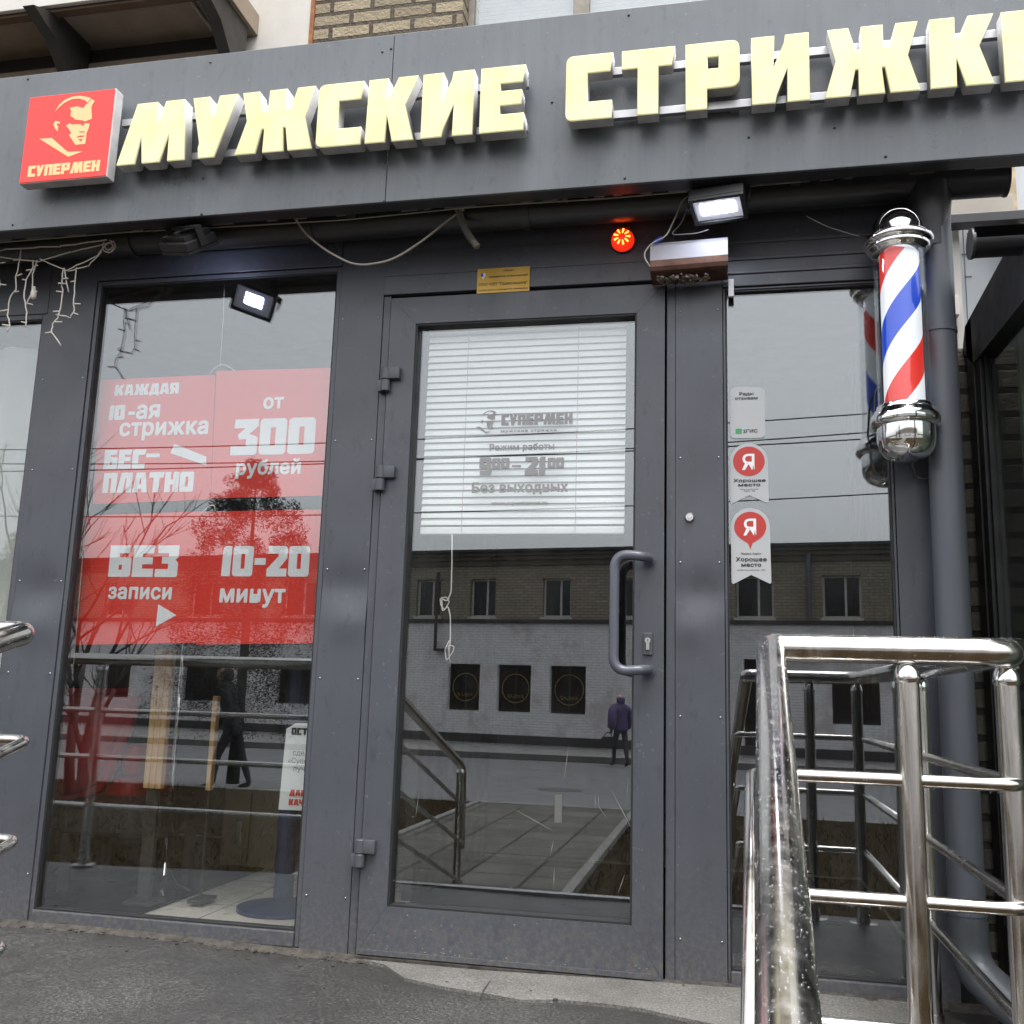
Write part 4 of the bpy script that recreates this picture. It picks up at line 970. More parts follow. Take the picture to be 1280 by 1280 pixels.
# ---------------------------------------------------------------- lamps, beacon, shield, plate
def floodlight(label, c, wdt, hgt, dpt, n, up, lw=.31, lm=None):
    t = thing('floodlight', label, 'floodlight', c, 'floodlights under the fascia')
    n = Vector(n).normalized(); ux = Vector(up).cross(n).normalized()*1; uz = n.cross(ux)
    M = Matrix((ux, uz, n)).transposed().to_4x4(); M.translation = Vector(c)
    def add(name, bm, m, auto=None):
        bmesh.ops.transform(bm, matrix=M, verts=bm.verts[:]); return obj(name, bm, m, t, auto=auto)
    bm = box(B(), -wdt/2, wdt/2, -hgt/2, hgt/2, -dpt, -.004, .004)
    for k in range(12):
        xx = -wdt/2*.85+wdt*.85*k/11; box(bm, xx-.002, xx+.002, -hgt*.42, hgt*.42, -dpt-.016, -dpt-.0005)
    add('housing', bm, BLACKP)
    bm = B(); b_ = .012
    for q in ((-wdt/2, -wdt/2+b_, -hgt/2, hgt/2), (wdt/2-b_, wdt/2, -hgt/2, hgt/2), (-wdt/2+b_+.0005, wdt/2-b_-.0005, -hgt/2, -hgt/2+b_), (-wdt/2+b_+.0005, wdt/2-b_-.0005, hgt/2-b_, hgt/2)): box(bm, q[0], q[1], q[2], q[3], -.0035, .006, .001)
    add('bezel', bm, BLACKP)
    bm = box(B(), -wdt/2+b_+.001, wdt/2-b_-.001, -hgt/2+b_+.001, hgt/2-b_-.001, -.0034, -.001); add('reflector', bm, REFL)
    bm = box(B(), -wdt*lw, wdt*lw, -hgt*.17, hgt*.23, -.0008, .0008); add('lamp', bm, lm or LEDW)
    bm = box(B(), -wdt/2-.012, -wdt/2-.008, -.012, .012, -dpt*.6-.05, -.01); box(bm, wdt/2+.008, wdt/2+.012, -.012, .012, -dpt*.6-.05, -.01); box(bm, -wdt/2-.012, wdt/2+.012, -.012, .012, -dpt*.6-.054, -dpt*.6-.0502)
    add('yoke', bm, BLACKP)
    return t
floodlight('lit black floodlight facing the street above the door corner', at(898, 261, -.215), .158, .118, .035, (-.03, -.20, -.98), (0, 0, 1))
floodlight('finned black floodlight above the poster window, turned towards the glass', at(238, 310, -.205), .16, .12, .035, (.10, .66, -.75), (.30, 0, 1), .20, mat('blue_white_led', (1, 1, 1), .3, emit=(.62, .70, 1), estr=16))
p = at(779, 303, -.008); 
be = thing('alarm_beacon', 'glowing red round alarm lamp above the door', 'alarm lamp', (p.x, -.008, p.z))
bm = lathe(B(), [(0, 0), (.036, 0), (.036, -.008), (.038, -.010)], (p.x, -.009, p.z), Vector((0, 1, 0)), 32); obj('base', bm, BLACKP, be, auto=35)
bm = lathe(B(), [(.037, -.0095), (.036, -.022), (.029, -.034), (.016, -.041), (0, -.043)], (p.x, -.009, p.z), Vector((0, 1, 0)), 32); obj('lens', bm, BEACON, be, smooth=True)
bm = B()
for k in range(9):
    an = 2*math.pi*k/9; a = Vector((p.x+math.cos(an)*.012, -.053, p.z+math.sin(an)*.012)); b = Vector((p.x+math.cos(an)*.026, -.049, p.z+math.sin(an)*.026))
    obj('led', tube(B(), [a, b], [.0018, .0034], 8), LEDR, be)
bm = box(B(), p.x-.02, p.x+.022, -.016, -.0065, p.z+.046, p.z+.049, .001); obj('reflector_strip', bm, REDST, be)
# sheet metal shield with brown tape
a, b = at(813, 300, -.11), at(910, 340, -.11)
sh = thing('metal_shield', 'bent white sheet metal cover with brown foil tape over the door', 'cover', (a.x, 0, b.z))
bm = B(); prof = [(-.012, .072), (-.085, .070), (-.108, .062), (-.117, .046), (-.118, .002)]
zc = at(860, 324, -.118).z
def bent(bm, prof, x0, x1, dz_=0, dy_=0):
    A = [bm.verts.new((x0, q[0]+dy_, zc+q[1]+dz_)) for q in prof]; D = [bm.verts.new((x1, q[0]+dy_, zc+q[1]+dz_+.006)) for q in prof]
    for i in range(len(prof)-1): bm.faces.new((A[i], D[i], D[i+1], A[i+1]))
    bmesh.ops.solidify(bm, geom=bm.faces[:], thickness=.0015)
x0s, x1s = a.x, b.x
bent(bm, prof, x0s, x1s); obj('sheet', bm, WSTEEL, sh)
bm = B(); bent(bm, [(-.1195, .0015), (-.1185, -.018), (-.113, -.030), (-.098, -.034), (-.012, -.034)], x0s, x1s); obj('foil_tape', bm, COPPER, sh)
bm = B()
for k in range(90):
    ball(bm, (random.uniform(x0s+.02, x1s-.05), random.uniform(-.10, -.04), zc-.038-abs(random.gauss(0, .006))), random.uniform(.002, .006), (1.4, 1, 1), 1)
obj('foam_fringe', bm, mat('old_foam', (.17, .14, .11), .95), sh)
bm = box(B(), x1s+.001, x1s+.018, -.02, -.004, zc-.085, zc-.028, .002); obj('bracket', bm, WSTEEL, sh)
bm = tube(B(), [at(818, 303, -.12), at(828, 297, -.12)], .007, 8); obj('clip', bm, BLUECLIP, sh)
# yellow plate
c = [at(*q, -.0105) for q in ((597, 336), (662.5, 333), (662.5, 364), (597, 366.5))]
x0, x1, z0, z1 = c[0].x, c[1].x, (c[2].z+c[3].z)/2, (c[0].z+c[1].z)/2
yp = thing('security_plate', 'small yellow alarm company plate with black text over the door', 'plate', (x0, -.009, z0))
bm = box(B(), x0, x1, -.0105, -.0088, z0, z1, .0005); obj('plate', bm, GOLD, yp)
W_ = x1-x0; H_ = z1-z0; yy = -.0107
def yt(s, fx0, fx1, fz, bold): return text_at(s, x0+W_*fx0, x0+W_*fx1, z0+H_*fz, yy, .0005, bold)
mesh_obj('lettering', join_mesh([yt('Объект', .50, .70, .84, .01), yt('охраняется сигнализацией', .22, .96, .62, .01), yt('ООО ЧОП "Правозащита"', .03, .96, .30, .01), yt('Тел.(495) 507-75-22  8-926-964-77-72  8-903-963-23-01', .03, .97, .09, .012)]), BLACKINK, yp)
for nm, m_, P in (('emblem', BLUECLIP, [(.07, .72), (.115, .72), (.115, .58), (.07, .58)]), ('emblem_field', WHITE, [(.116, .72), (.16, .70), (.15, .55), (.116, .58)]), ('emblem_point', WHITE, [(.08, .575), (.15, .545), (.115, .46)])):
    me = poly_mesh([[(x0+W_*q[0], z0+H_*q[1]+.1*H_) for q in P]], .0005); me.transform(Matrix.Translation((0, yy-.0005, 0))); mesh_obj(nm, me, m_, yp)

# ---------------------------------------------------------------- cables and fairy lights
def cable(label, pts, r, m, fil=.05, name='cable'):
    o = obj(name, tube(B(), fillet(pts, fil, 6), r, 8), m, smooth=True, base=pts[0]); tag(o, label, 'cable'); return o
cable('beige cable sagging in a loop under the gutter left of the door', [at(*q, -.155) for q in ((368, 272), (380, 290), (405, 312), (445, 333), (490, 326), (530, 300), (560, 275), (580, 262))], .0035, WIRE)
pts = fillet([at(*q, -.16) for q in ((572, 256), (576, 275), (586, 295), (598, 310))], .05, 6)
rs = []; pp = []
for a, b in zip(pts[:-1], pts[1:]):
    for k in range(6): pp.append(a.lerp(b, k/6)); rs.append(.012 if len(pp) % 2 else .0102)
o = obj('conduit', tube(B(), pp, rs, 12), CONDUIT, base=pts[0]); tag(o, 'short corrugated conduit end poking out below the fascia', 'conduit')
cable('thin cable lying along the gutter below the fascia', [at(*q, -.19) for q in ((-60, 307), (0, 303), (100, 295), (160, 290), (260, 285), (430, 275), (600, 258), (760, 248), (900, 236), (1060, 222))], .0022, WIRE)
cable('pair lead dropping from the fascia to the metal cover', [at(*q, -.15) for q in ((862, 243), (852, 252), (845, 270), (838, 285), (832, 296), (815, 303), (803, 318), (812, 333))], .0022, WIRE)
cable('second thin lead from the lit floodlight to the metal cover', [at(*q, -.14) for q in ((885, 240), (870, 247), (858, 262), (852, 280), (836, 294), (870, 292), (886, 287))], .0018, WIREG)
cable('loose thin wire end hanging above the right window', [at(*q, -.12) for q in ((1008, 270), (1030, 282), (1055, 290), (1075, 296))], .0018, WIREG)
bm = B(); random.seed(3)
def wig(p, q, n, amp):
    out = []
    for k in range(n+1):
        v = Vector(p).lerp(Vector(q), k/n); out.append(v+Vector((random.uniform(-amp, amp), random.uniform(-amp, amp), random.uniform(-amp, amp)*.5)))
    return out
YL = -.16
def A_(x, y, yy=YL): return at(x, y, yy)
for a, b, n in (((-30, 318), (5, 312), 3), ((5, 312), (75, 308), 6), ((75, 308), (132, 300), 6), ((-30, 318), (48, 327), 6), ((48, 327), (90, 315), 4), ((90, 315), (140, 303), 5), ((50, 324), (84, 338), 3), ((84, 338), (122, 320), 6), ((122, 320), (135, 303), 4), ((85, 339), (110, 333), 4), ((110, 333), (128, 315), 4)):
    tube(bm, wig(A_(*a), A_(*b), n, .0025), .0022, 6)
for drop in (((25, 312), (24, 330), (20, 345), (20, 362), (12, 372), (10, 395), (13, 407), (9, 415)), ((42, 325), (40, 338), (32, 350), (30, 372), (34, 390), (32, 410)), ((46, 325), (41, 342), (40, 364), (33, 380)),
             ((80, 335), (77, 355), (79, 365), (75, 385), (72, 398), (66, 405), (65, 415), (76, 432)), ((96, 335), (93, 360), (92, 380), (93, 388), (88, 397), (70, 393)), ((-3, 318), (-1, 335), (0, 355), (-4, 375)), ((80, 335), (86, 365))):
    pts = [A_(*q) for q in drop]; pp = []
    for a, b in zip(pts[:-1], pts[1:]): pp += wig(a, b, 3, .0018)[:-1]
    tube(bm, pp+[pts[-1]], .0024, 6)
    for k in range(2, len(pp), 4):
        d = Vector((random.choice((-1, 1))*random.uniform(.018, .03), random.uniform(-.01, .01), random.uniform(-.008, .006))); tube(bm, [pp[k], pp[k]+d], .0026, 6)
for k in range(5):
    c0 = A_(136, 308); an = random.uniform(0, 6); r_ = random.uniform(.012, .025)
    tube(bm, [c0+Vector((math.cos(an+t_*.5)*r_, random.uniform(-.006, .006), math.sin(an+t_*.5)*r_*.9)) for t_ in range(11)], .0018, 6)
fl = thing('fairy_light_string', 'tangled unlit white icicle fairy lights hanging at the top left', 'fairy lights', A_(60, 320))
obj('wire', bm, FAIRY, fl, smooth=True)
p = A_(42, 368)
bm = tube(B(), [p+Vector((0, 0, .028)), p+Vector((0, 0, .01)), p+Vector((0, 0, .008)), p+Vector((0, 0, -.010)), p+Vector((0, 0, -.018))], [.004, .007, .010, .010, .004], 12); obj('connector_plug', bm, FAIRY, fl, smooth=True)

# ---------------------------------------------------------------- railings
ZR = .098; YR = -1.07; RT = .0254; RBAR = .0118
def railing(label, handr, bars, posts, loc):
    t = thing('railing', label, 'railing', loc, 'wet stainless steel railings at the entrance')
    obj('handrail', tube(B(), fillet(handr, .075, 9), RT, 24), INOX, t, smooth=True)
    for b in bars: obj('bar', tube(B(), fillet(b, .05, 8), RBAR, 14), INOX, t, smooth=True)
    for (x, y, ztop, zbase) in posts:
        o = obj('post', tube(B(), [(x, y, zbase+.002), (x, y, ztop-.055)], .0205, 22), INOX, t, auto=40)
        bm = lathe(B(), [(0, .030), (.010, .029), (.017, .024), (.0215, .014), (.0225, .004), (.0225, -.004), (.0205, -.006)], (x, y, ztop-.052), seg=24)
        obj('post_cap', bm, CHROME, o, smooth=True)
        bm = lathe(B(), [(.0212, .03), (.024, .03), (.026, .004), (.05, .002), (.05, 0), (0, 0)], (x, y, zbase+.002), seg=24); obj('base_flange', bm, INOX, o, auto=35)
SL = .315
xa, xb = at(962, 812, YR).x, at(1272, 812, YR).x
zbars = [at(1060, 972, YR).z, at(1060, 1122, YR).z, at(1060, 1282, YR).z]
def dn(x, z, y): return (x, y, z-SL*(YR-y))
yc = -.12
hr = [(xb, yc, ZR+.0), (xb, YR, ZR), (xa, YR, ZR), dn(xa, ZR, YR-.05), dn(xa-.056, ZR, -2.72), dn(xa-.058, ZR-.45, -2.75)]
hr[3] = (xa, YR-.05, ZR-.012)
bars = [[(xb-.0, yc+.0, z), (xb, YR-.0, z), (xa-.036, YR, z), (xa-.037, YR-.05, z-.014), dn(xa-.082, z, -2.70)] for z in zbars]
x_p1 = at(1136, 900, YR).x
railing('right hand railing with square return beside the downpipe, covered in raindrops', hr, bars, [(x_p1, YR, ZR, ZF-.012), (xb-.014, YR+.03, ZR, ZF-.012), (xb-.0, yc-.02, ZR, ZF-.004), (xa-.056, -2.68, ZR-SL*1.61, -1.40)], (xa, YR, ZF))
xl = at(33, 792, YR).x; xlb = at(33, 945, YR).x; hl_f = .05
hl = [(-4.4, YR, ZR), (xl, YR, ZR), (xl+.0, YR-.05, ZR-.012), dn(xl, ZR, -2.72), dn(xl, ZR-.45, -2.75)]
barl = [[(-4.4, YR, z), (xlb, YR, z), (xlb, YR-.05, z-.014), dn(xlb-.01, z, -2.70)] for z in zbars]
railing('left hand railing with rounded corner at the left picture edge', hl, barl, [(at(95, 1085, 1.07).x, YR, ZR, ZF-.012), (-4.1, YR, ZR, ZF-.012), (xl, -2.68, ZR-SL*1.61, -1.40)], (xl, YR, ZF))
# rain drops on the rails
random.seed(11)
ICO = {}
for lv in (1, 2):
    q_ = B(); bmesh.ops.create_icosphere(q_, subdivisions=lv, radius=1); q_.verts.ensure_lookup_table()
    ICO[lv] = ([v.co.copy() for v in q_.verts], [[v.index for v in f.verts] for f in q_.faces]); q_.free()
WV, WF = [], []
def drop(c, e1, e2, e3, lv=1):
    n0 = len(WV); vs, fs = ICO[lv]; WV.extend([c+e1*v.x+e2*v.y+e3*v.z for v in vs]); WF.extend([[n0+j for j in f] for f in fs])
def drops(bm, a, b, r, n):
    a, b = Vector(a), Vector(b); t = (b-a).normalized(); s = t.cross(Vector((0, 0, 1))).normalized(); u = s.cross(t)
    for _ in range(n):
        p = a.lerp(b, random.random()); an = random.gauss(math.pi/2, .8); nn = s*math.cos(an)+u*math.sin(an); ss = t.cross(nn)
        q = random.choice((.0005, .0007, .0008, .0010, .0012, .0015))*random.uniform(.8, 1.2)
        drop(p+nn*r, t*q*random.uniform(.9, 1.5), ss*q, nn*q*.62, 2 if q > .0011 else 1)
def hang(bm, a, b, r, n):
    a, b = Vector(a), Vector(b)
    for _ in range(n):
        q = random.uniform(.0015, .0030); drop(a.lerp(b, random.random())+Vector((0, 0, -r-q*.6)), Vector((q, 0, 0)), Vector((0, q, 0)), Vector((0, 0, q*1.25)), 2)
drops(bm, hr[3], hr[4], RT, 1800); drops(bm, hr[1], hr[2], RT, 420); drops(bm, hr[0], hr[1], RT, 160); drops(bm, hl[1], hl[3], RT, 500); drops(bm, (-2, YR, ZR), hl[1], RT, 120)
hang(bm, hr[1], hr[2], RT, 26); hang(bm, hr[0], hr[1], RT, 26); hang(bm, hl[1], (-3, YR, ZR), RT, 30)
for z in zbars:
    hang(bm, (xa, YR, z), (xb, YR, z), RBAR, 16); hang(bm, (xb, YR, z), (xb, yc, z), RBAR, 10); hang(bm, (-3, YR, z), (xl, YR, z), RBAR, 24)
    drops(bm, (xa-.004, YR-.06, z-.015), dn(xa-.02, z, -2.4), RBAR, 260)
wme = bpy.data.meshes.new('water_drops'); wme.from_pydata([tuple(v) for v in WV], [], WF); wme.shade_smooth()
tag(mesh_obj('water_drops', wme, WATER), 'raindrops clinging to the steel railings', None, kind='stuff')

# ---------------------------------------------------------------- upper building behind the fascia
YW = 2.10
ub = thing('brick_building', 'cream brick upper storey behind the fascia with a pale window', 'building', (-.5, YW, ZF))
wx0 = at(578, 20, YW).x; wx1 = at(905, 5, YW).x
bxl = at(393, 30, YW).x
bm = wall_open(B(), bxl, 1.35, 1.7, 6.0, YW, YW+.4, [(wx0, wx1, 2.9, 4.6)]); obj('wall', bm, BRICKC, ub)
bm = B(); fw = .05
m0, m1 = at(712, 15, YW).x, at(733, 15, YW).x
for q in ((wx0, wx0+fw*.8), (m0, m1), (wx1-fw, wx1)): box(bm, q[0]+.001, q[1]-.001, YW+.12, YW+.18, 2.901, 4.599, .004)
box(bm, wx0+fw*.8, m0, YW+.125, YW+.175, 2.901, 2.97, .004); box(bm, m1, wx1-fw, YW+.125, YW+.175, 2.901, 2.97, .004)
wf = obj('window', bm, OLDFR, ub)
bm = box(B(), wx0+fw*.8, m0, YW+.14, YW+.146, 2.971, 4.59); box(bm, m1, wx1-fw, YW+.14, YW+.146, 2.971, 4.59); obj('pane', bm, GLASS, wf)
bm = B()
for k in range(60):
    z = 2.98+k*.027; box(bm, wx0+fw, wx1-fw, YW+.19, YW+.192, z, z+.0255)
obj('blind', bm, UPBL, wf)
# white end strip and rusty edge
rx0 = at(388, 30, YW).x
bm = box(B(), rx0, bxl-.002, YW-.012, YW+.38, 1.7, 6.0); obj('corner_edge', bm, RUST, ub)
wz0 = at(255, 30, YW).x
bm = box(B(), wz0-1.6, rx0-.002, YW-.006, YW+.38, 1.7, 6.0); obj('plaster_wall', bm, PLAST, ub)
bm = box(B(), -9, wz0-1.602, YW, YW+.38, 1.7, 6); obj('far_wall', bm, BRICKC, ub)
# balcony
zs = at(150, 66, YW).z
pO = at(0, 15, 0); 
def hitz(px, py, z):
    d = fwd*F_PX+rgt*(px-640)-upv*(py-640); return CAM+d*(z/d.z)
fo = hitz(60, 8, zs); ro = hitz(300, 28, zs)
bal = thing('balcony', 'balcony underside on dark brackets jutting over the left of the fascia', 'balcony', (-3.5, YW, zs))
xr_b = ro.x+.05
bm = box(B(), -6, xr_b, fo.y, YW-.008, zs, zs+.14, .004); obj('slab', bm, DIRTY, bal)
bm = box(B(), -6, xr_b, fo.y-.03, fo.y-.001, zs-.02, zs+1.0, .004); obj('parapet', bm, PLAST, bal)
bm = box(B(), -6, xr_b-.12, fo.y+.002, fo.y+.06, zs-.04, zs-.001); obj('edge_beam', bm, mat('brown_timber', (.10, .06, .035), .8), bal)
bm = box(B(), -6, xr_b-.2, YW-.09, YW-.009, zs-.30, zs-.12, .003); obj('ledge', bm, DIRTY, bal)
bm = box(B(), -6, xr_b-.2, YW-.05, YW-.0095, zs-.119, zs-.002); obj('wall_joint', bm, DKSTEEL, bal)
for xx in (hitz(62, 20, zs).x, xr_b-.10, hitz(62, 20, zs).x-1.4):
    bm = B(); prof = [(fo.y+.02, 0), (fo.y+.02, -.03), (YW-.62, -.10), (YW-.40, -.17), (YW-.26, -.30), (YW-.19, -.75), (YW-.095, -.75), (YW-.095, 0)]
    A = [bm.verts.new((xx, q[0], zs-.001+q[1])) for q in prof]; D = [bm.verts.new((xx+.075, q[0], zs-.001+q[1])) for q in prof]
    bm.faces.new(A); bm.faces.new(D[::-1])
    for i in range(len(prof)): bm.faces.new((A[i], A[(i+1) % len(prof)], D[(i+1) % len(prof)], D[i]))
    obj('bracket', bm, DKSTEEL, bal)
bm = tube(B(), [hitz(238, 0, zs-.012), hitz(264, 36, zs-.012)], .012, 8); obj('conduit', bm, mat('grey_conduit', (.35, .32, .28), .7), bal)
# annex roof between storefront and upper wall
bm = box(B(), -4.2, .60, -.02, YW-.001, 1.6805, 1.72); ar = obj('annex_roof', bm, GUT, base=(0, 0, 1.68)); tag(ar, 'flat dark roof of the shop annex behind the fascia', 'roof')
# side brick strip and pale siding right of the downpipe
XN = at(1207, 430, .30).x
bm = box(B(), .601, XN+.01, .34, .50, -1.8, 1.15); sb = obj('side_wall', bm, BRICKS, base=(.6, .3, -1.8)); tag(sb, 'strip of old brick wall between the downpipe and the neighbouring window', 'wall')
sw = thing('siding_wall', 'pale grey metal siding wall above the neighbouring shop', 'wall', (1.2, 1.0, 1.1))
bm = box(B(), .66, 3.2, 1.0, 1.03, 1.0, 4.2)
obj('cladding', bm, SIDING, sw)
bm = B()
for (px, py) in ((1206, 318), (1210, 346)):
    p = at(px, py, 1.0); box(bm, p.x-.012, p.x+.014, .998, .9995, p.z-.0025, p.z+.0025)
x_ = at(1206, 330, 1.0).x; box(bm, x_-.002, x_+.001, .998, .9995, 1.02, 3.0)
obj('seam', bm, GREYINK, sw)
p = at(1200, 330, .9); bm = box(B(), p.x-.012, p.x+.014, .95, .998, 1.0, 2.6, .003); obj('corner_trim', bm, PVC, sw)
p = at(1198, 375, .85); bm = box(B(), p.x-.014, p.x+.014, .90, .949, p.z-.04, p.z+.04, .004); obj('junction_box', bm, PVC, sw)
p = at(1268, 210, .9); bm = box(B(), p.x-.022, p.x+.012, .93, .9975, 1.6, 4.0, .003); obj('rusty_post', bm, mat('rust_cream_post', (.42, .33, .22), .8, var=.35, vscale=14), sw)
a, b = at(1198, 262, .9), at(1266, 258, .9); bm = box(B(), a.x-.1, b.x, .88, .9285, a.z-.035, a.z+.04, .003); obj('ledge', bm, mat('stone_ledge', (.36, .33, .29), .8), sw)
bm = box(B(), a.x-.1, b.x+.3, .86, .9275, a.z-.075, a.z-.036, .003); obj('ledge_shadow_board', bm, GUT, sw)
# ---------------------------------------------------------------- neighbouring shop front at right
XN = at(1207, 430, .30).x
ne = thing('neighbour_shop_front', 'dark framed glazed side of the neighbouring shop at the right edge', 'shop front', (XN, .3, ZF))
ztn = at(1207, 408, .30).z
bm = B()
box(bm, XN, XN+.06, .22, .30, -1.6, ztn, .003)
box(bm, XN, XN+.06, -1.2, .219, -.72, -.60, .003); box(bm, XN+.001, XN+.06, -1.2, .219, -1.6, -.721)
box(bm, XN+.005, XN+.055, .165, .2195, -.599, ztn-.101, .003)
box(bm, XN+.01, XN+.05, -.9, -.84, -.599, ztn-.101)
BLKF = mat('black_frame_paint', (.017, .018, .020), .45)
obj('frame', bm, BLKF, ne)
gp = [atx(*q, XN) for q in ((1203, 440), (1206, 408), (1256, 316), (1300, 306), (1300, 350), (1216, 455))]
bm = B(); A = [bm.verts.new(q) for q in gp]; D = [bm.verts.new(q+Vector((.06, 0, 0))) for q in gp]
bm.faces.new(A); bm.faces.new(D[::-1])
for i in range(6): bm.faces.new((A[i], A[(i+1) % 6], D[(i+1) % 6], D[i]))
obj('gable_board', bm, BLKF, ne)
q5, q4 = gp[5], gp[4]
bm = B(); pr_ = [(.20, -.60), (.20, q5.z), (q4.y, q4.z+.05), (-1.2, q4.z+.05), (-1.2, -.60)]
A = [bm.verts.new((XN+.028, q[0], q[1])) for q in pr_]; D = [bm.verts.new((XN+.034, q[0], q[1])) for q in pr_]
bm.faces.new(A); bm.faces.new(D[::-1])
for i in range(5): bm.faces.new((A[i], A[(i+1) % 5], D[(i+1) % 5], D[i]))
obj('pane', bm, NEIGHGL, ne)
bm = box(B(), XN+.015, XN+.02, .145, .1645, -.59, ztn-.11); obj('seal', bm, GASK, ne)
bm = box(B(), XN+.061, 3.0, .301, .33, -1.6, ztn-.02); obj('end_wall', bm, INTD, ne)
bm = box(B(), XN+.061, 3.0, -1.2, .30, ztn-.021, ztn-.002); obj('ceiling_board', bm, INTD, ne)
bm = B()
for k in range(7): box(bm, XN+.10+.07*k, XN+.14+.07*k, .1+.02*(k % 2), .13+.02*(k % 2), -.9, ztn-.05)
obj('curtain_fold', bm, mat('greenish_interior', (.28, .32, .25), .8, var=.2), ne)
bm = box(B(), XN+1.2, XN+1.25, -1.2, .30, -1.6, ztn); obj('inner_wall', bm, mat('greenish_inner_wall', (.18, .21, .16), .9), ne)
gny = -.33; p0 = at(1214, 305, gny)
ng = thing('neighbour_gutter', 'open ended dark gutter of the neighbouring shop at the right edge', 'gutter', tuple(p0))
bm = B(); g2 = .038
pr = [(math.cos(math.pi*(1+k/14))*g2, math.sin(math.pi*(1+k/14))*g2) for k in range(15)]
pr = [(-g2, .03)]+pr+[(g2, .05)]
A = [bm.verts.new((p0.x+.0, gny+q[0], p0.z+q[1]-.0)) for q in pr]; D = [bm.verts.new((3.0, gny+q[0], p0.z+q[1]+.0)) for q in pr]
for i in range(len(pr)-1): bm.faces.new((A[i], D[i], D[i+1], A[i+1]))
bmesh.ops.solidify(bm, geom=bm.faces[:], thickness=.003)
obj('trough', bm, GUT, ng, auto=35)
bm = lathe(B(), [(0, 0), (g2+.003, 0), (g2+.003, .008), (0, .008)], (p0.x-.004, gny, p0.z), Vector((1, 0, 0)), 24); obj('end_cap', bm, GUT, ng, auto=35)

# ---------------------------------------------------------------- street side seen in the glass: building opposite
ang = math.atan2(2, 14.2)
PL = Vector((-9.6, -28.0)); du = Vector((math.cos(ang), math.sin(ang)))
# local frame: s along the wall (to +x), front faces the shop (+n)
def refl_s(px, py):
    """where the mirrored view ray through a reflection pixel meets the opposite wall: (s, z)"""
    d = fwd*F_PX+rgt*(px-640)-upv*(py-640)
    d2 = Vector((d.x, -d.y)); o2 = Vector((CAM.x, DIST))          # mirrored camera at y=+3
    nrm = Vector((-du.y, du.x)); t = (PL-o2).dot(nrm)/d2.dot(nrm)
    q = o2+d2*t; return (q-PL).dot(du), CAM.z+d.z*t
opp = thing('opposite_building', 'two storey brick building across the road mirrored in the shop glass', 'building', (PL.x, PL.y, -1.5))
LOC[opp.name] = Vector((0, 0, 0)); opp.rotation_euler = (0, 0, ang); opp.location = (PL.x, PL.y, 0)
zroof = (refl_s(510, 692)[1]+refl_s(1115, 675)[1])/2; zband = refl_s(640, 779)[1]
print('opp', zroof, zband, refl_s(520, 920), refl_s(760, 932))
ups = [(520, 550.5, 724, 771), (587.5, 619, 723, 770.5), (678, 713, 722.5, 773), (777.5, 815, 722, 772), (919.7, 967, 720, 767), (1028, 1077, 712, 767)]
los = [(559.5, 599, 829.5, 887.5), (621, 663, 830, 890), (687, 732, 832, 894)]
UZ0, UZ1 = refl_s(640, 771)[1], refl_s(640, 723)[1]; LZ0, LZ1 = refl_s(640, 890)[1], refl_s(640, 831)[1]
UH = []; LH = []
for (a, b, c_, d_) in ups: UH.append((refl_s(a, 745)[0], refl_s(b, 745)[0], UZ0, UZ1))
for (a, b, c_, d_) in los: LH.append((refl_s(a, 860)[0], refl_s(b, 860)[0], LZ0, LZ1))
sp_ = [(-5.2, -3.9), (-9, -7.7), (-12.8, -11.5), (-16.6, -15.3)]
for a, b in sp_: UH.append((a, b, UZ0, UZ1)); LH.append((a, b+.2, LZ0, LZ1))
LH += [(refl_s(930, 860)[0], refl_s(975, 860)[0], -1.55, LZ1+.3), (refl_s(1040, 860)[0], refl_s(1100, 860)[0], LZ0, LZ1)]
bm = wall_open(B(), -24, 26, zband+.12, zroof-.5, -.4, 0, UH)
for v in bm.verts: v.co.y = -v.co.y-.0 if False else v.co.y
obj('upper_wall', bm, BRICKB, opp)
bm = wall_open(B(), -24, 26, -1.7, zband-.001, -.4, .02, LH); obj('lower_wall', bm, BRICKW, opp)
bm = box(B(), -24, 26, -.4, .10, zband, zband+.119); box(bm, -24, 26, -.4, .03, -1.7, -1.25); obj('ledge', bm, mat('dark_ledge', (.05, .045, .045), .8), opp)
bm = box(B(), -24, 26, -.4, .06, zroof-.499, zroof-.33); box(bm, -24, 26, -.4, .12, zroof-.329, zroof-.2); box(bm, -24, 26, -.4, .18, zroof-.199, zroof-.08); obj('cornice', bm, mat('dark_brick_cornice', (.10, .085, .07), .9), opp)
bm = box(B(), -24.2, 26.2, -9, .28, zroof-.079, zroof); obj('roof', bm, GUT, opp)
bm = box(B(), -24, 26, -9, -8.6, -1.7, zroof-.08); obj('rear_wall', bm, BRICKB, opp)
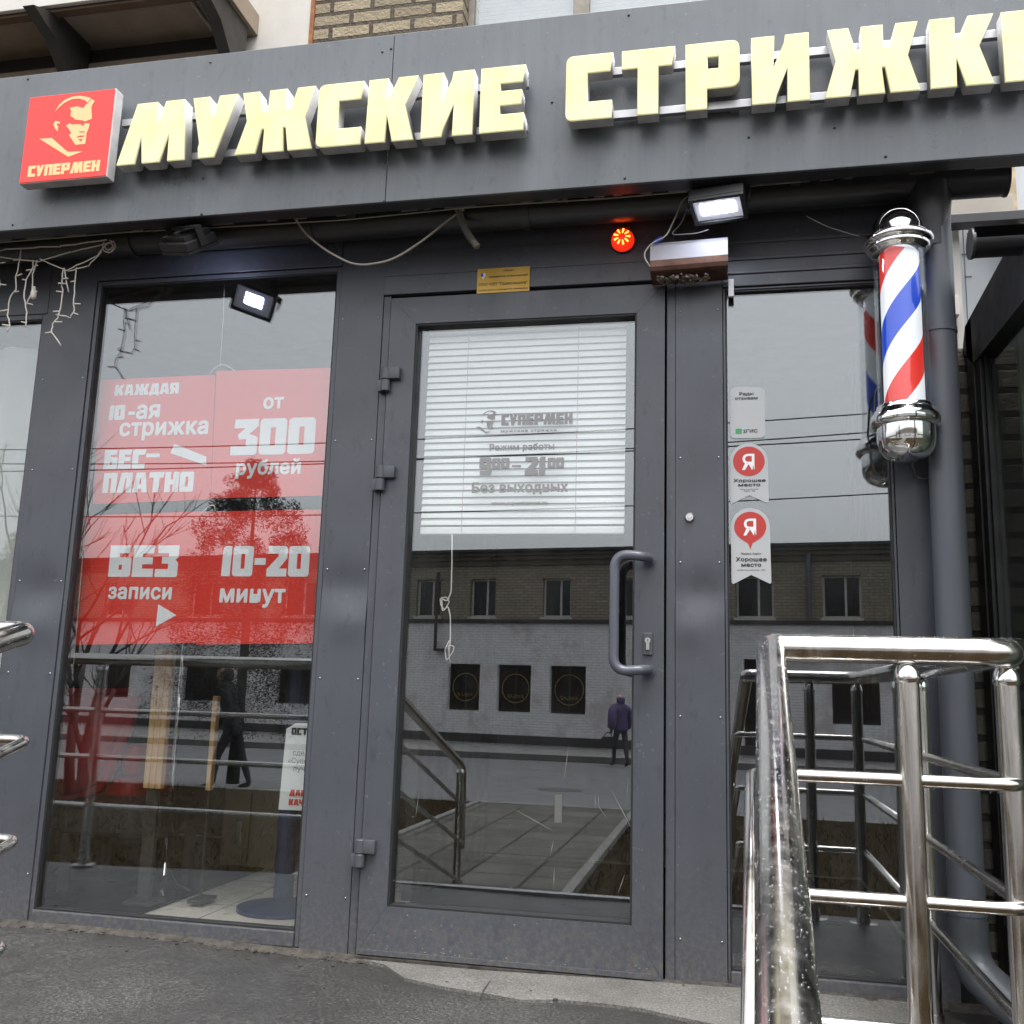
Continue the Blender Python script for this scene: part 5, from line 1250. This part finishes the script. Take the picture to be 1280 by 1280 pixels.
for i, h in enumerate(UH+LH):
    bm = B(); f = .06; up_ = i < len(UH)
    cx = (h[0]+h[1])/2-.03+(.1 if up_ else 0)
    for q in ((h[0], h[0]+f, h[2], h[3]), (h[1]-f, h[1], h[2], h[3]), (cx, cx+f*1.1, h[2], h[3]), (h[0]+f, cx, h[2], h[2]+f), (cx+f*1.1, h[1]-f, h[2], h[2]+f), (h[0]+f, cx, h[3]-f, h[3]), (cx+f*1.1, h[1]-f, h[3]-f, h[3])):
        box(bm, q[0]+.001, q[1]-.001, -.22, -.16, q[2]+.001, q[3]-.001)
    if up_: box(bm, h[0]-.05, h[1]+.05, -.159, .06, h[2]-.10, h[2]-.002)
    fr = obj('window', bm, PVC if up_ else DKSTEEL, opp)
    bm = box(B(), h[0]+.02, h[1]-.02, -.20, -.19, h[2]+.02, h[3]-.02); obj('pane', bm, mat('far_pane' if up_ else 'brown_window_film', (.02, .022, .024) if up_ else (.030, .022, .018), .15, var=.3), fr)
    if not up_ and i-len(UH) < 3:
        c0 = ((h[0]+h[1])/2, (h[2]+h[3])/2); r_ = (h[1]-h[0])*.40
        bm = tube(B(), [(c0[0]+math.cos(k*math.pi/20)*r_, -.150, c0[1]+math.sin(k*math.pi/20)*r_) for k in range(41)], .012, 6)
        obj('round_emblem', bm, mat('ochre_line', (.40, .28, .14), .6), fr)
        cu = bpy.data.curves.new('txt', 'FONT'); cu.body = 'АМБАР'; cu.extrude = .002
        me = curve_to_mesh(cu, 0); xs_ = [v.co.x for v in me.vertices]; k = (h[1]-h[0])*.5/(max(xs_)-min(xs_))
        for v in me.vertices: v.co = Vector((c0[0]+(h[1]-h[0])*.25-(v.co.x-min(xs_))*k, -.150, c0[1]-r_*.68+v.co.z*k))
        mesh_obj('lettering', me, mat('ochre_letter', (.40, .28, .14), .6), fr)
# air conditioner unit on lower wall, drainpipe, metal door
s0, z0_ = refl_s(1010, 808)
ac = thing('air_conditioner', 'white air conditioner box on the whitewashed wall across the road', 'air conditioner', (0, 0, 0))
ac.rotation_euler = opp.rotation_euler; ac.location = opp.location
bm = box(B(), s0-.45, s0+.45, .03, .35, z0_-.3, z0_+.3, .02); obj('casing', bm, PVC, ac)
bm = lathe(B(), [(.22, 0), (.24, .02), (.20, .02), (.03, .015), (0, .015)], (s0+.12, .351, z0_), Vector((0, 1, 0)), 24); obj('fan_grille', bm, DKSTEEL, ac)
bm = B()
for xx in (s0-.35, s0+.35): box(bm, xx-.02, xx+.02, .021, .36, z0_-.34, z0_-.301)
obj('bracket', bm, DKSTEEL, ac)
s0 = refl_s(1012, 740)[0]
bm = tube(B(), [(s0, .16, zroof-.3), (s0, .16, zband+.13)], .07, 12); obj('drainpipe', bm, PIPE, opp)
s0 = refl_s(549, 760)[0]
bm = B(); box(bm, s0-.04, s0+.04, .2, .26, zband-.9, zband+1.6); box(bm, s0-.04, s0+.3, .021, .26, zband-.9, zband-.82); obj('flue_bracket', bm, DKSTEEL, opp)

# ---------------------------------------------------------------- people across the road
def skin_person(label, loc, rot, joints, edges, clothes, scale=1.0, bag=None):
    t = thing('person', label, 'person', (0, 0, 0))
    def sk(name, js, es, m):
        me = bpy.data.meshes.new(name); ks = list(js); me.from_pydata([js[k][0] for k in ks], [(ks.index(a), ks.index(b)) for a, b in es], [])
        o = bpy.data.objects.new(name, me); C.objects.link(o)
        md = o.modifiers.new('s', 'SKIN'); 
        for i, k in enumerate(ks):
            r_ = js[k][1]; me.skin_vertices[0].data[i].radius = (r_, r_*(js[k][2] if len(js[k]) > 2 else 1)); me.skin_vertices[0].data[i].use_root = (i == 0)
        o.modifiers.new('d', 'SUBSURF').levels = 2
        dg = bpy.context.evaluated_depsgraph_get(); dg.update()
        m2 = bpy.data.meshes.new_from_object(o.evaluated_get(dg)); bpy.data.objects.remove(o)
        m2.materials.clear(); m2.shade_smooth(); oo = mesh_obj(name, m2, m, t); return oo
    sk('body', joints, edges, BLKCLOTH)
    for nm, js, es, m in clothes: sk(nm, js, es, m)
    head = joints['head'][0]
    bm = ball(B(), (head[0], head[1]+.01, head[2]+.02), .098, (.85, 1.0, 1.18), 3); ball(bm, (head[0], head[1]+.105, head[2]+.005), .016, (1, 1, 1.3), 1)
    for s in (-1, 1): ball(bm, (head[0]+s*.085, head[1], head[2]), .02, (.5, 1, 1.4), 1)
    obj('face', bm, SKIN, t, smooth=True)
    if bag:
        bm = box(B(), bag[0]-.16, bag[0]+.16, bag[1]-.06, bag[1]+.06, bag[2]-.34, bag[2]-.08, .03); tube(bm, fillet([(bag[0]-.1, bag[1], bag[2]-.09), (bag[0]-.06, bag[1], bag[2]+.02), (bag[0]+.06, bag[1], bag[2]+.02), (bag[0]+.1, bag[1], bag[2]-.09)], .05, 4), .012, 8)
        M_ = Matrix.Translation(Vector(loc)) @ Matrix.Rotation(rot, 4, 'Z')
        bmesh.ops.transform(bm, matrix=M_, verts=bm.verts[:])
        tag(obj('handbag', bm, BLKCLOTH, smooth=False, base=loc), 'black handbag carried by the walker in the purple jacket', 'bag')
    t.location = loc; t.rotation_euler = (0, 0, rot); t.scale = (scale,)*3
    return t
def base_joints(stride=.18, lean=0.0, arm=.1):
    J = {'hip': ((0, 0, .92), .15, .75), 'waist': ((0, lean*.3, 1.08), .14, .75), 'chest': ((0, lean*.7, 1.30), .17, .7), 'neck': ((0, lean, 1.46), .06), 'head': ((0, lean+.03, 1.57), .085), 'crown': ((0, lean+.03, 1.65), .07)}
    for s, n in ((-1, 'L'), (1, 'R')):
        f = s*stride
        J['hj'+n] = ((s*.09, 0, .88), .09); J['kn'+n] = ((s*.10, f*.55+.03, .48), .062); J['an'+n] = ((s*.10, f*.9-.02, .09), .042); J['to'+n] = ((s*.11, f*.9+.14, .035), .036)
        J['sh'+n] = ((s*.19, lean*.9, 1.38), .07); J['el'+n] = ((s*.25, lean*.6-f*arm*4, 1.10), .05); J['wr'+n] = ((s*.25, lean*.5-f*arm*6+.08, .87), .036); J['ha'+n] = ((s*.245, lean*.5-f*arm*6+.10, .78), .034)
    E_ = [('hip', 'waist'), ('waist', 'chest'), ('chest', 'neck'), ('neck', 'head'), ('head', 'crown')]
    for n in 'LR': E_ += [('hip', 'hj'+n), ('hj'+n, 'kn'+n), ('kn'+n, 'an'+n), ('an'+n, 'to'+n), ('chest', 'sh'+n), ('sh'+n, 'el'+n), ('el'+n, 'wr'+n), ('wr'+n, 'ha'+n)]
    return J, E_
def jacket(J, puff, hem):
    K = {k: (J[k][0], J[k][1]+puff, *J[k][2:]) for k in ('waist', 'chest', 'shL', 'shR', 'elL', 'elR', 'wrL', 'wrR')}
    K['hem'] = ((0, 0, hem), .19, .8); K['col'] = ((J['neck'][0][0], J['neck'][0][1], J['neck'][0][2]+.02), .085)
    E_ = [('waist', 'chest'), ('waist', 'hem'), ('chest', 'col'), ('chest', 'shL'), ('chest', 'shR'), ('shL', 'elL'), ('shR', 'elR'), ('elL', 'wrL'), ('elR', 'wrR')]
    return K, E_
J, E1 = base_joints(.2, .04); K, E2 = jacket(J, .065, .80)
hood = {'a': ((0, .0, 1.46), .10), 'b': ((0, .0, 1.58), .118), 'c': ((0, .01, 1.66), .10)}
wpos = at(775, 958, 21.6)
skin_person('walker in a purple hooded jacket and black trousers on the far kerb', (wpos.x, -21.6, -1.655), rad(150), J, E1, [('jacket', K, E2, PURPLE), ('hood', hood, [('a', 'b'), ('b', 'c')], PURPLE)], 1.0, bag=(.28, .1, .78))
J, E1 = base_joints(.26, .16); K, E2 = jacket(J, .03, .70)
hood = {'a': ((0, .12, 1.47), .09), 'b': ((0, .15, 1.60), .105), 'c': ((0, .16, 1.68), .09)}
p2 = at(272, 880, 10.4)
skin_person('stooping passer-by in dark clothes mirrored in the poster window', (p2.x, -10.9, -1.52), rad(80), J, E1, [('coat', K, E2, BLKCLOTH), ('hat', hood, [('a', 'b'), ('b', 'c')], HAIR)], 1.05)

# ---------------------------------------------------------------- trees and cables across the road
def leafball(bm, c, r, n, size):
    for _ in range(n):
        v = Vector((random.gauss(0, 1), random.gauss(0, 1), random.gauss(0, 1))).normalized()*r*random.random()**.4+c
        a = Vector((random.gauss(0, 1), random.gauss(0, 1), random.gauss(0, 1))).normalized(); b = a.orthogonal().normalized()
        s = size*random.uniform(.5, 1.4)
        f = [bm.verts.new(v+a*s), bm.verts.new(v+b*s*.35), bm.verts.new(v-a*s*.7), bm.verts.new(v-b*s*.35)]; bm.faces.new(f)
def conifer(label, x, y, z0, h, rr):
    t = thing('conifer_tree', label, 'tree', (x, y, z0), 'trees along the verge')
    obj('trunk', tube(B(), [(x, y, z0), (x+.03, y, z0+h*.4), (x, y, z0+h*.95)], [.10, .07, .01], 10), BARK, t, smooth=True)
    bm = B()
    for k in range(int(h*95)):
        f = random.random()**.8; zz = z0+h*(.16+.84*f); an = random.uniform(0, 6.28); r_ = rr*(1-f**3.2)**.8*1.03*random.random()**.55*(1+.18*math.sin(an*3+f*9))+.05
        leafball(bm, Vector((x+math.cos(an)*r_, y+math.sin(an)*r_, zz-.10*r_+random.uniform(-.1, .1))), .11+.12*(1-f), 120, .023)
    obj('crown', bm, NEEDLE, t)
random.seed(5)
ct = at(330, 588, 11.5); cl = at(240, 700, 11.5); cr = at(412, 700, 11.5)
conifer('dense dark conifer mirrored in the red posters', ct.x, -11.2, -1.45, ct.z+1.45, (cr.x-cl.x)/2*1.02)
c2 = at(243, 690, 14.0)
conifer('smaller dark conifer left of the dense one', c2.x-.2, -13.5+3.8, -1.45, c2.z+1.2, .6)
def bare(label, x, y, z0, h, seed):
    random.seed(seed)
    t = thing('bare_tree', label, 'tree', (x, y, z0), 'trees along the verge'); bt = B(); bc = B()
    def grow(bm, p, d, l, r, dep):
        n = 4; pts = [p]
        for k in range(n):
            d = (d+Vector((random.uniform(-.16, .16), random.uniform(-.16, .16), random.uniform(-.04, .12)))).normalized(); pts.append(pts[-1]+d*l/n)
        tube(bm, pts, [r*(1-.4*k/n) for k in range(n+1)], 6 if dep > 1 else 4)
        if dep == 0: return
        for _ in range(3 if dep > 1 else 4):
            q = pts[random.randint(2, n)]; dd = (d+Vector((random.uniform(-.75, .75), random.uniform(-.75, .75), random.uniform(-.1, .5)))).normalized()
            grow(bc, q, dd, l*random.uniform(.55, .8), r*.5, dep-1)
    grow(bt, Vector((x, y, z0)), Vector((.05, 0, 1)), h*.4, .07, 4)
    obj('trunk', bt, BARK, t, smooth=True); obj('crown', bc, BARK, t, smooth=True)
b1 = at(120, 760, 8.5); bare('bare leafless tree mirrored at the left of the posters', b1.x, -8.3, -1.42, 4.2, 21)
b2 = at(20, 760, 9.5); bare('taller bare tree mirrored in the leftmost window', b2.x-.3, -9.3, -1.42, 5.5, 8)
b3 = at(75, 780, 7); bare('thin bare sapling beside the leafless tree', b3.x+.3, -7.2, -1.42, 3.0, 33)
for i, (ya, yb) in enumerate(((560, 508), (588, 530), (640, 616), (575, 545))):
    a, b = at(-200, ya+14, 16), at(1500, yb-8, 16); pts = []
    for k in range(25):
        s = k/24; v = a.lerp(b, s); pts.append((v.x, -v.y, v.z-.35*4*s*(1-s)+.25))
    o = obj('overhead_cable', tube(B(), pts, .014, 6), BLACKP, smooth=True, base=pts[0])
    tag(o, 'thin dark overhead wire mirrored across the shop windows', 'wire', 'overhead wires above the road')
d = fwd*F_PX+rgt*(699-640)-upv*(986-640); t_ = (-1.52)/d.z; mh = CAM+d*t_
mhy = -mh.y
mt_ = thing('manhole_cover', 'dark iron manhole cover in the road mirrored in the door glass', 'manhole cover', (mh.x, mhy, -1.52))
zr = -1.50-.16*(-10.0-mhy)/12.6
bm = lathe(B(), [(0, .006), (.30, .006), (.31, .004), (.31, -.02)], (mh.x, mhy, zr+.002), seg=32); obj('cover', bm, DKSTEEL, mt_)
bm = lathe(B(), [(.312, .004), (.37, .005), (.375, .0), (.375, -.02)], (mh.x, mhy, zr+.002), seg=32); obj('frame_ring', bm, DKSTEEL, mt_)
bm = B(); random.seed(12)
for (x0_, y0_, x1_, y1_, w_) in ((640, 1010, 694, 1040, .0006), (763, 985, 796, 1048, .0010), (745, 1003, 758, 1022, .0005), (711, 930, 705, 975, .0006), (524, 990, 519, 1025, .0005), (692, 1050, 688, 1068, .0006), (782, 1090, 772, 1118, .0007), (744, 992, 744, 1012, .0006), (748, 990, 748, 1010, .0006), (693, 1085, 692, 1110, .0008), (786, 970, 783, 1000, .0005), (600, 902, 640, 905, .0004)):
    a, b = at(x0_, y0_, GY-.0006), at(x1_, y1_, GY-.0006); dv = (b-a).normalized(); nv = Vector((-dv.z, 0, dv.x))*w_
    m_ = (a+b)/2
    quad_slab(bm, [a, m_-nv, b, m_+nv], .0003)
for k in range(26):
    px, py = random.uniform(505, 785), random.uniform(860, 1120); a = at(px, py, GY-.0006); s_ = random.uniform(.0006, .0016)
    quad_slab(bm, [a+Vector((math.cos(q)*s_, 0, math.sin(q)*s_*random.uniform(.4, 1))) for q in (0, 1.2, 2.5, 3.8, 5.1)], .0003)
obj('scratch', bm, mat('scratch_white', (.30, .30, .29), .7), door)['kind'] = 'stuff'
a, b = at(693, 1028, GY-.0006), at(703, 993, GY-.0006)
obj('tape_residue', box(B(), a.x, b.x, GY-.0009, GY-.0004, a.z, b.z), mat('tape_residue', (.12, .12, .115), .7), door)
bm = B(); random.seed(31)
for k in range(46):
    x = random.uniform(-3.0, .6); y = -abs(random.gauss(.0, .28))-.03; s_ = random.uniform(.002, .0065)
    vs = bmesh.ops.create_icosphere(bm, subdivisions=1, radius=s_)['verts']; kx, ky = random.uniform(.7, 1.6), random.uniform(.7, 1.3)
    for v in vs: v.co = Vector((v.co.x*kx+x, v.co.y*ky+y, v.co.z*.5+landing_z(x, y)+s_*.35+(.009 if x > -1 else 0)))
tag(obj('gravel', bm, RUBB), 'loose grit and small stones on the landing', None, kind='stuff')
# grass tufts on the verge
random.seed(9); bm = B()
for _ in range(26000):
    x = random.uniform(-9, 4.5); y = random.uniform(-9.95, -1.3)
    if -3.2 < x < -1.05 and y < -2.7: continue
    if -1.8 < x < .35 and y > -3.75: continue
    h = random.uniform(.02, .09); an = random.uniform(0, 6.28); dx, dy = math.cos(an)*.006, math.sin(an)*.006; lx, ly = random.gauss(0, .03), random.gauss(0, .03)
    f = [bm.verts.new((x-dx, y-dy, ZG)), bm.verts.new((x+dx, y+dy, ZG)), bm.verts.new((x+lx, y+ly, ZG+h))]; bm.faces.new(f)
tag(obj('grass', bm, GRASS), 'short brownish winter grass beside the paved path', None, kind='stuff')
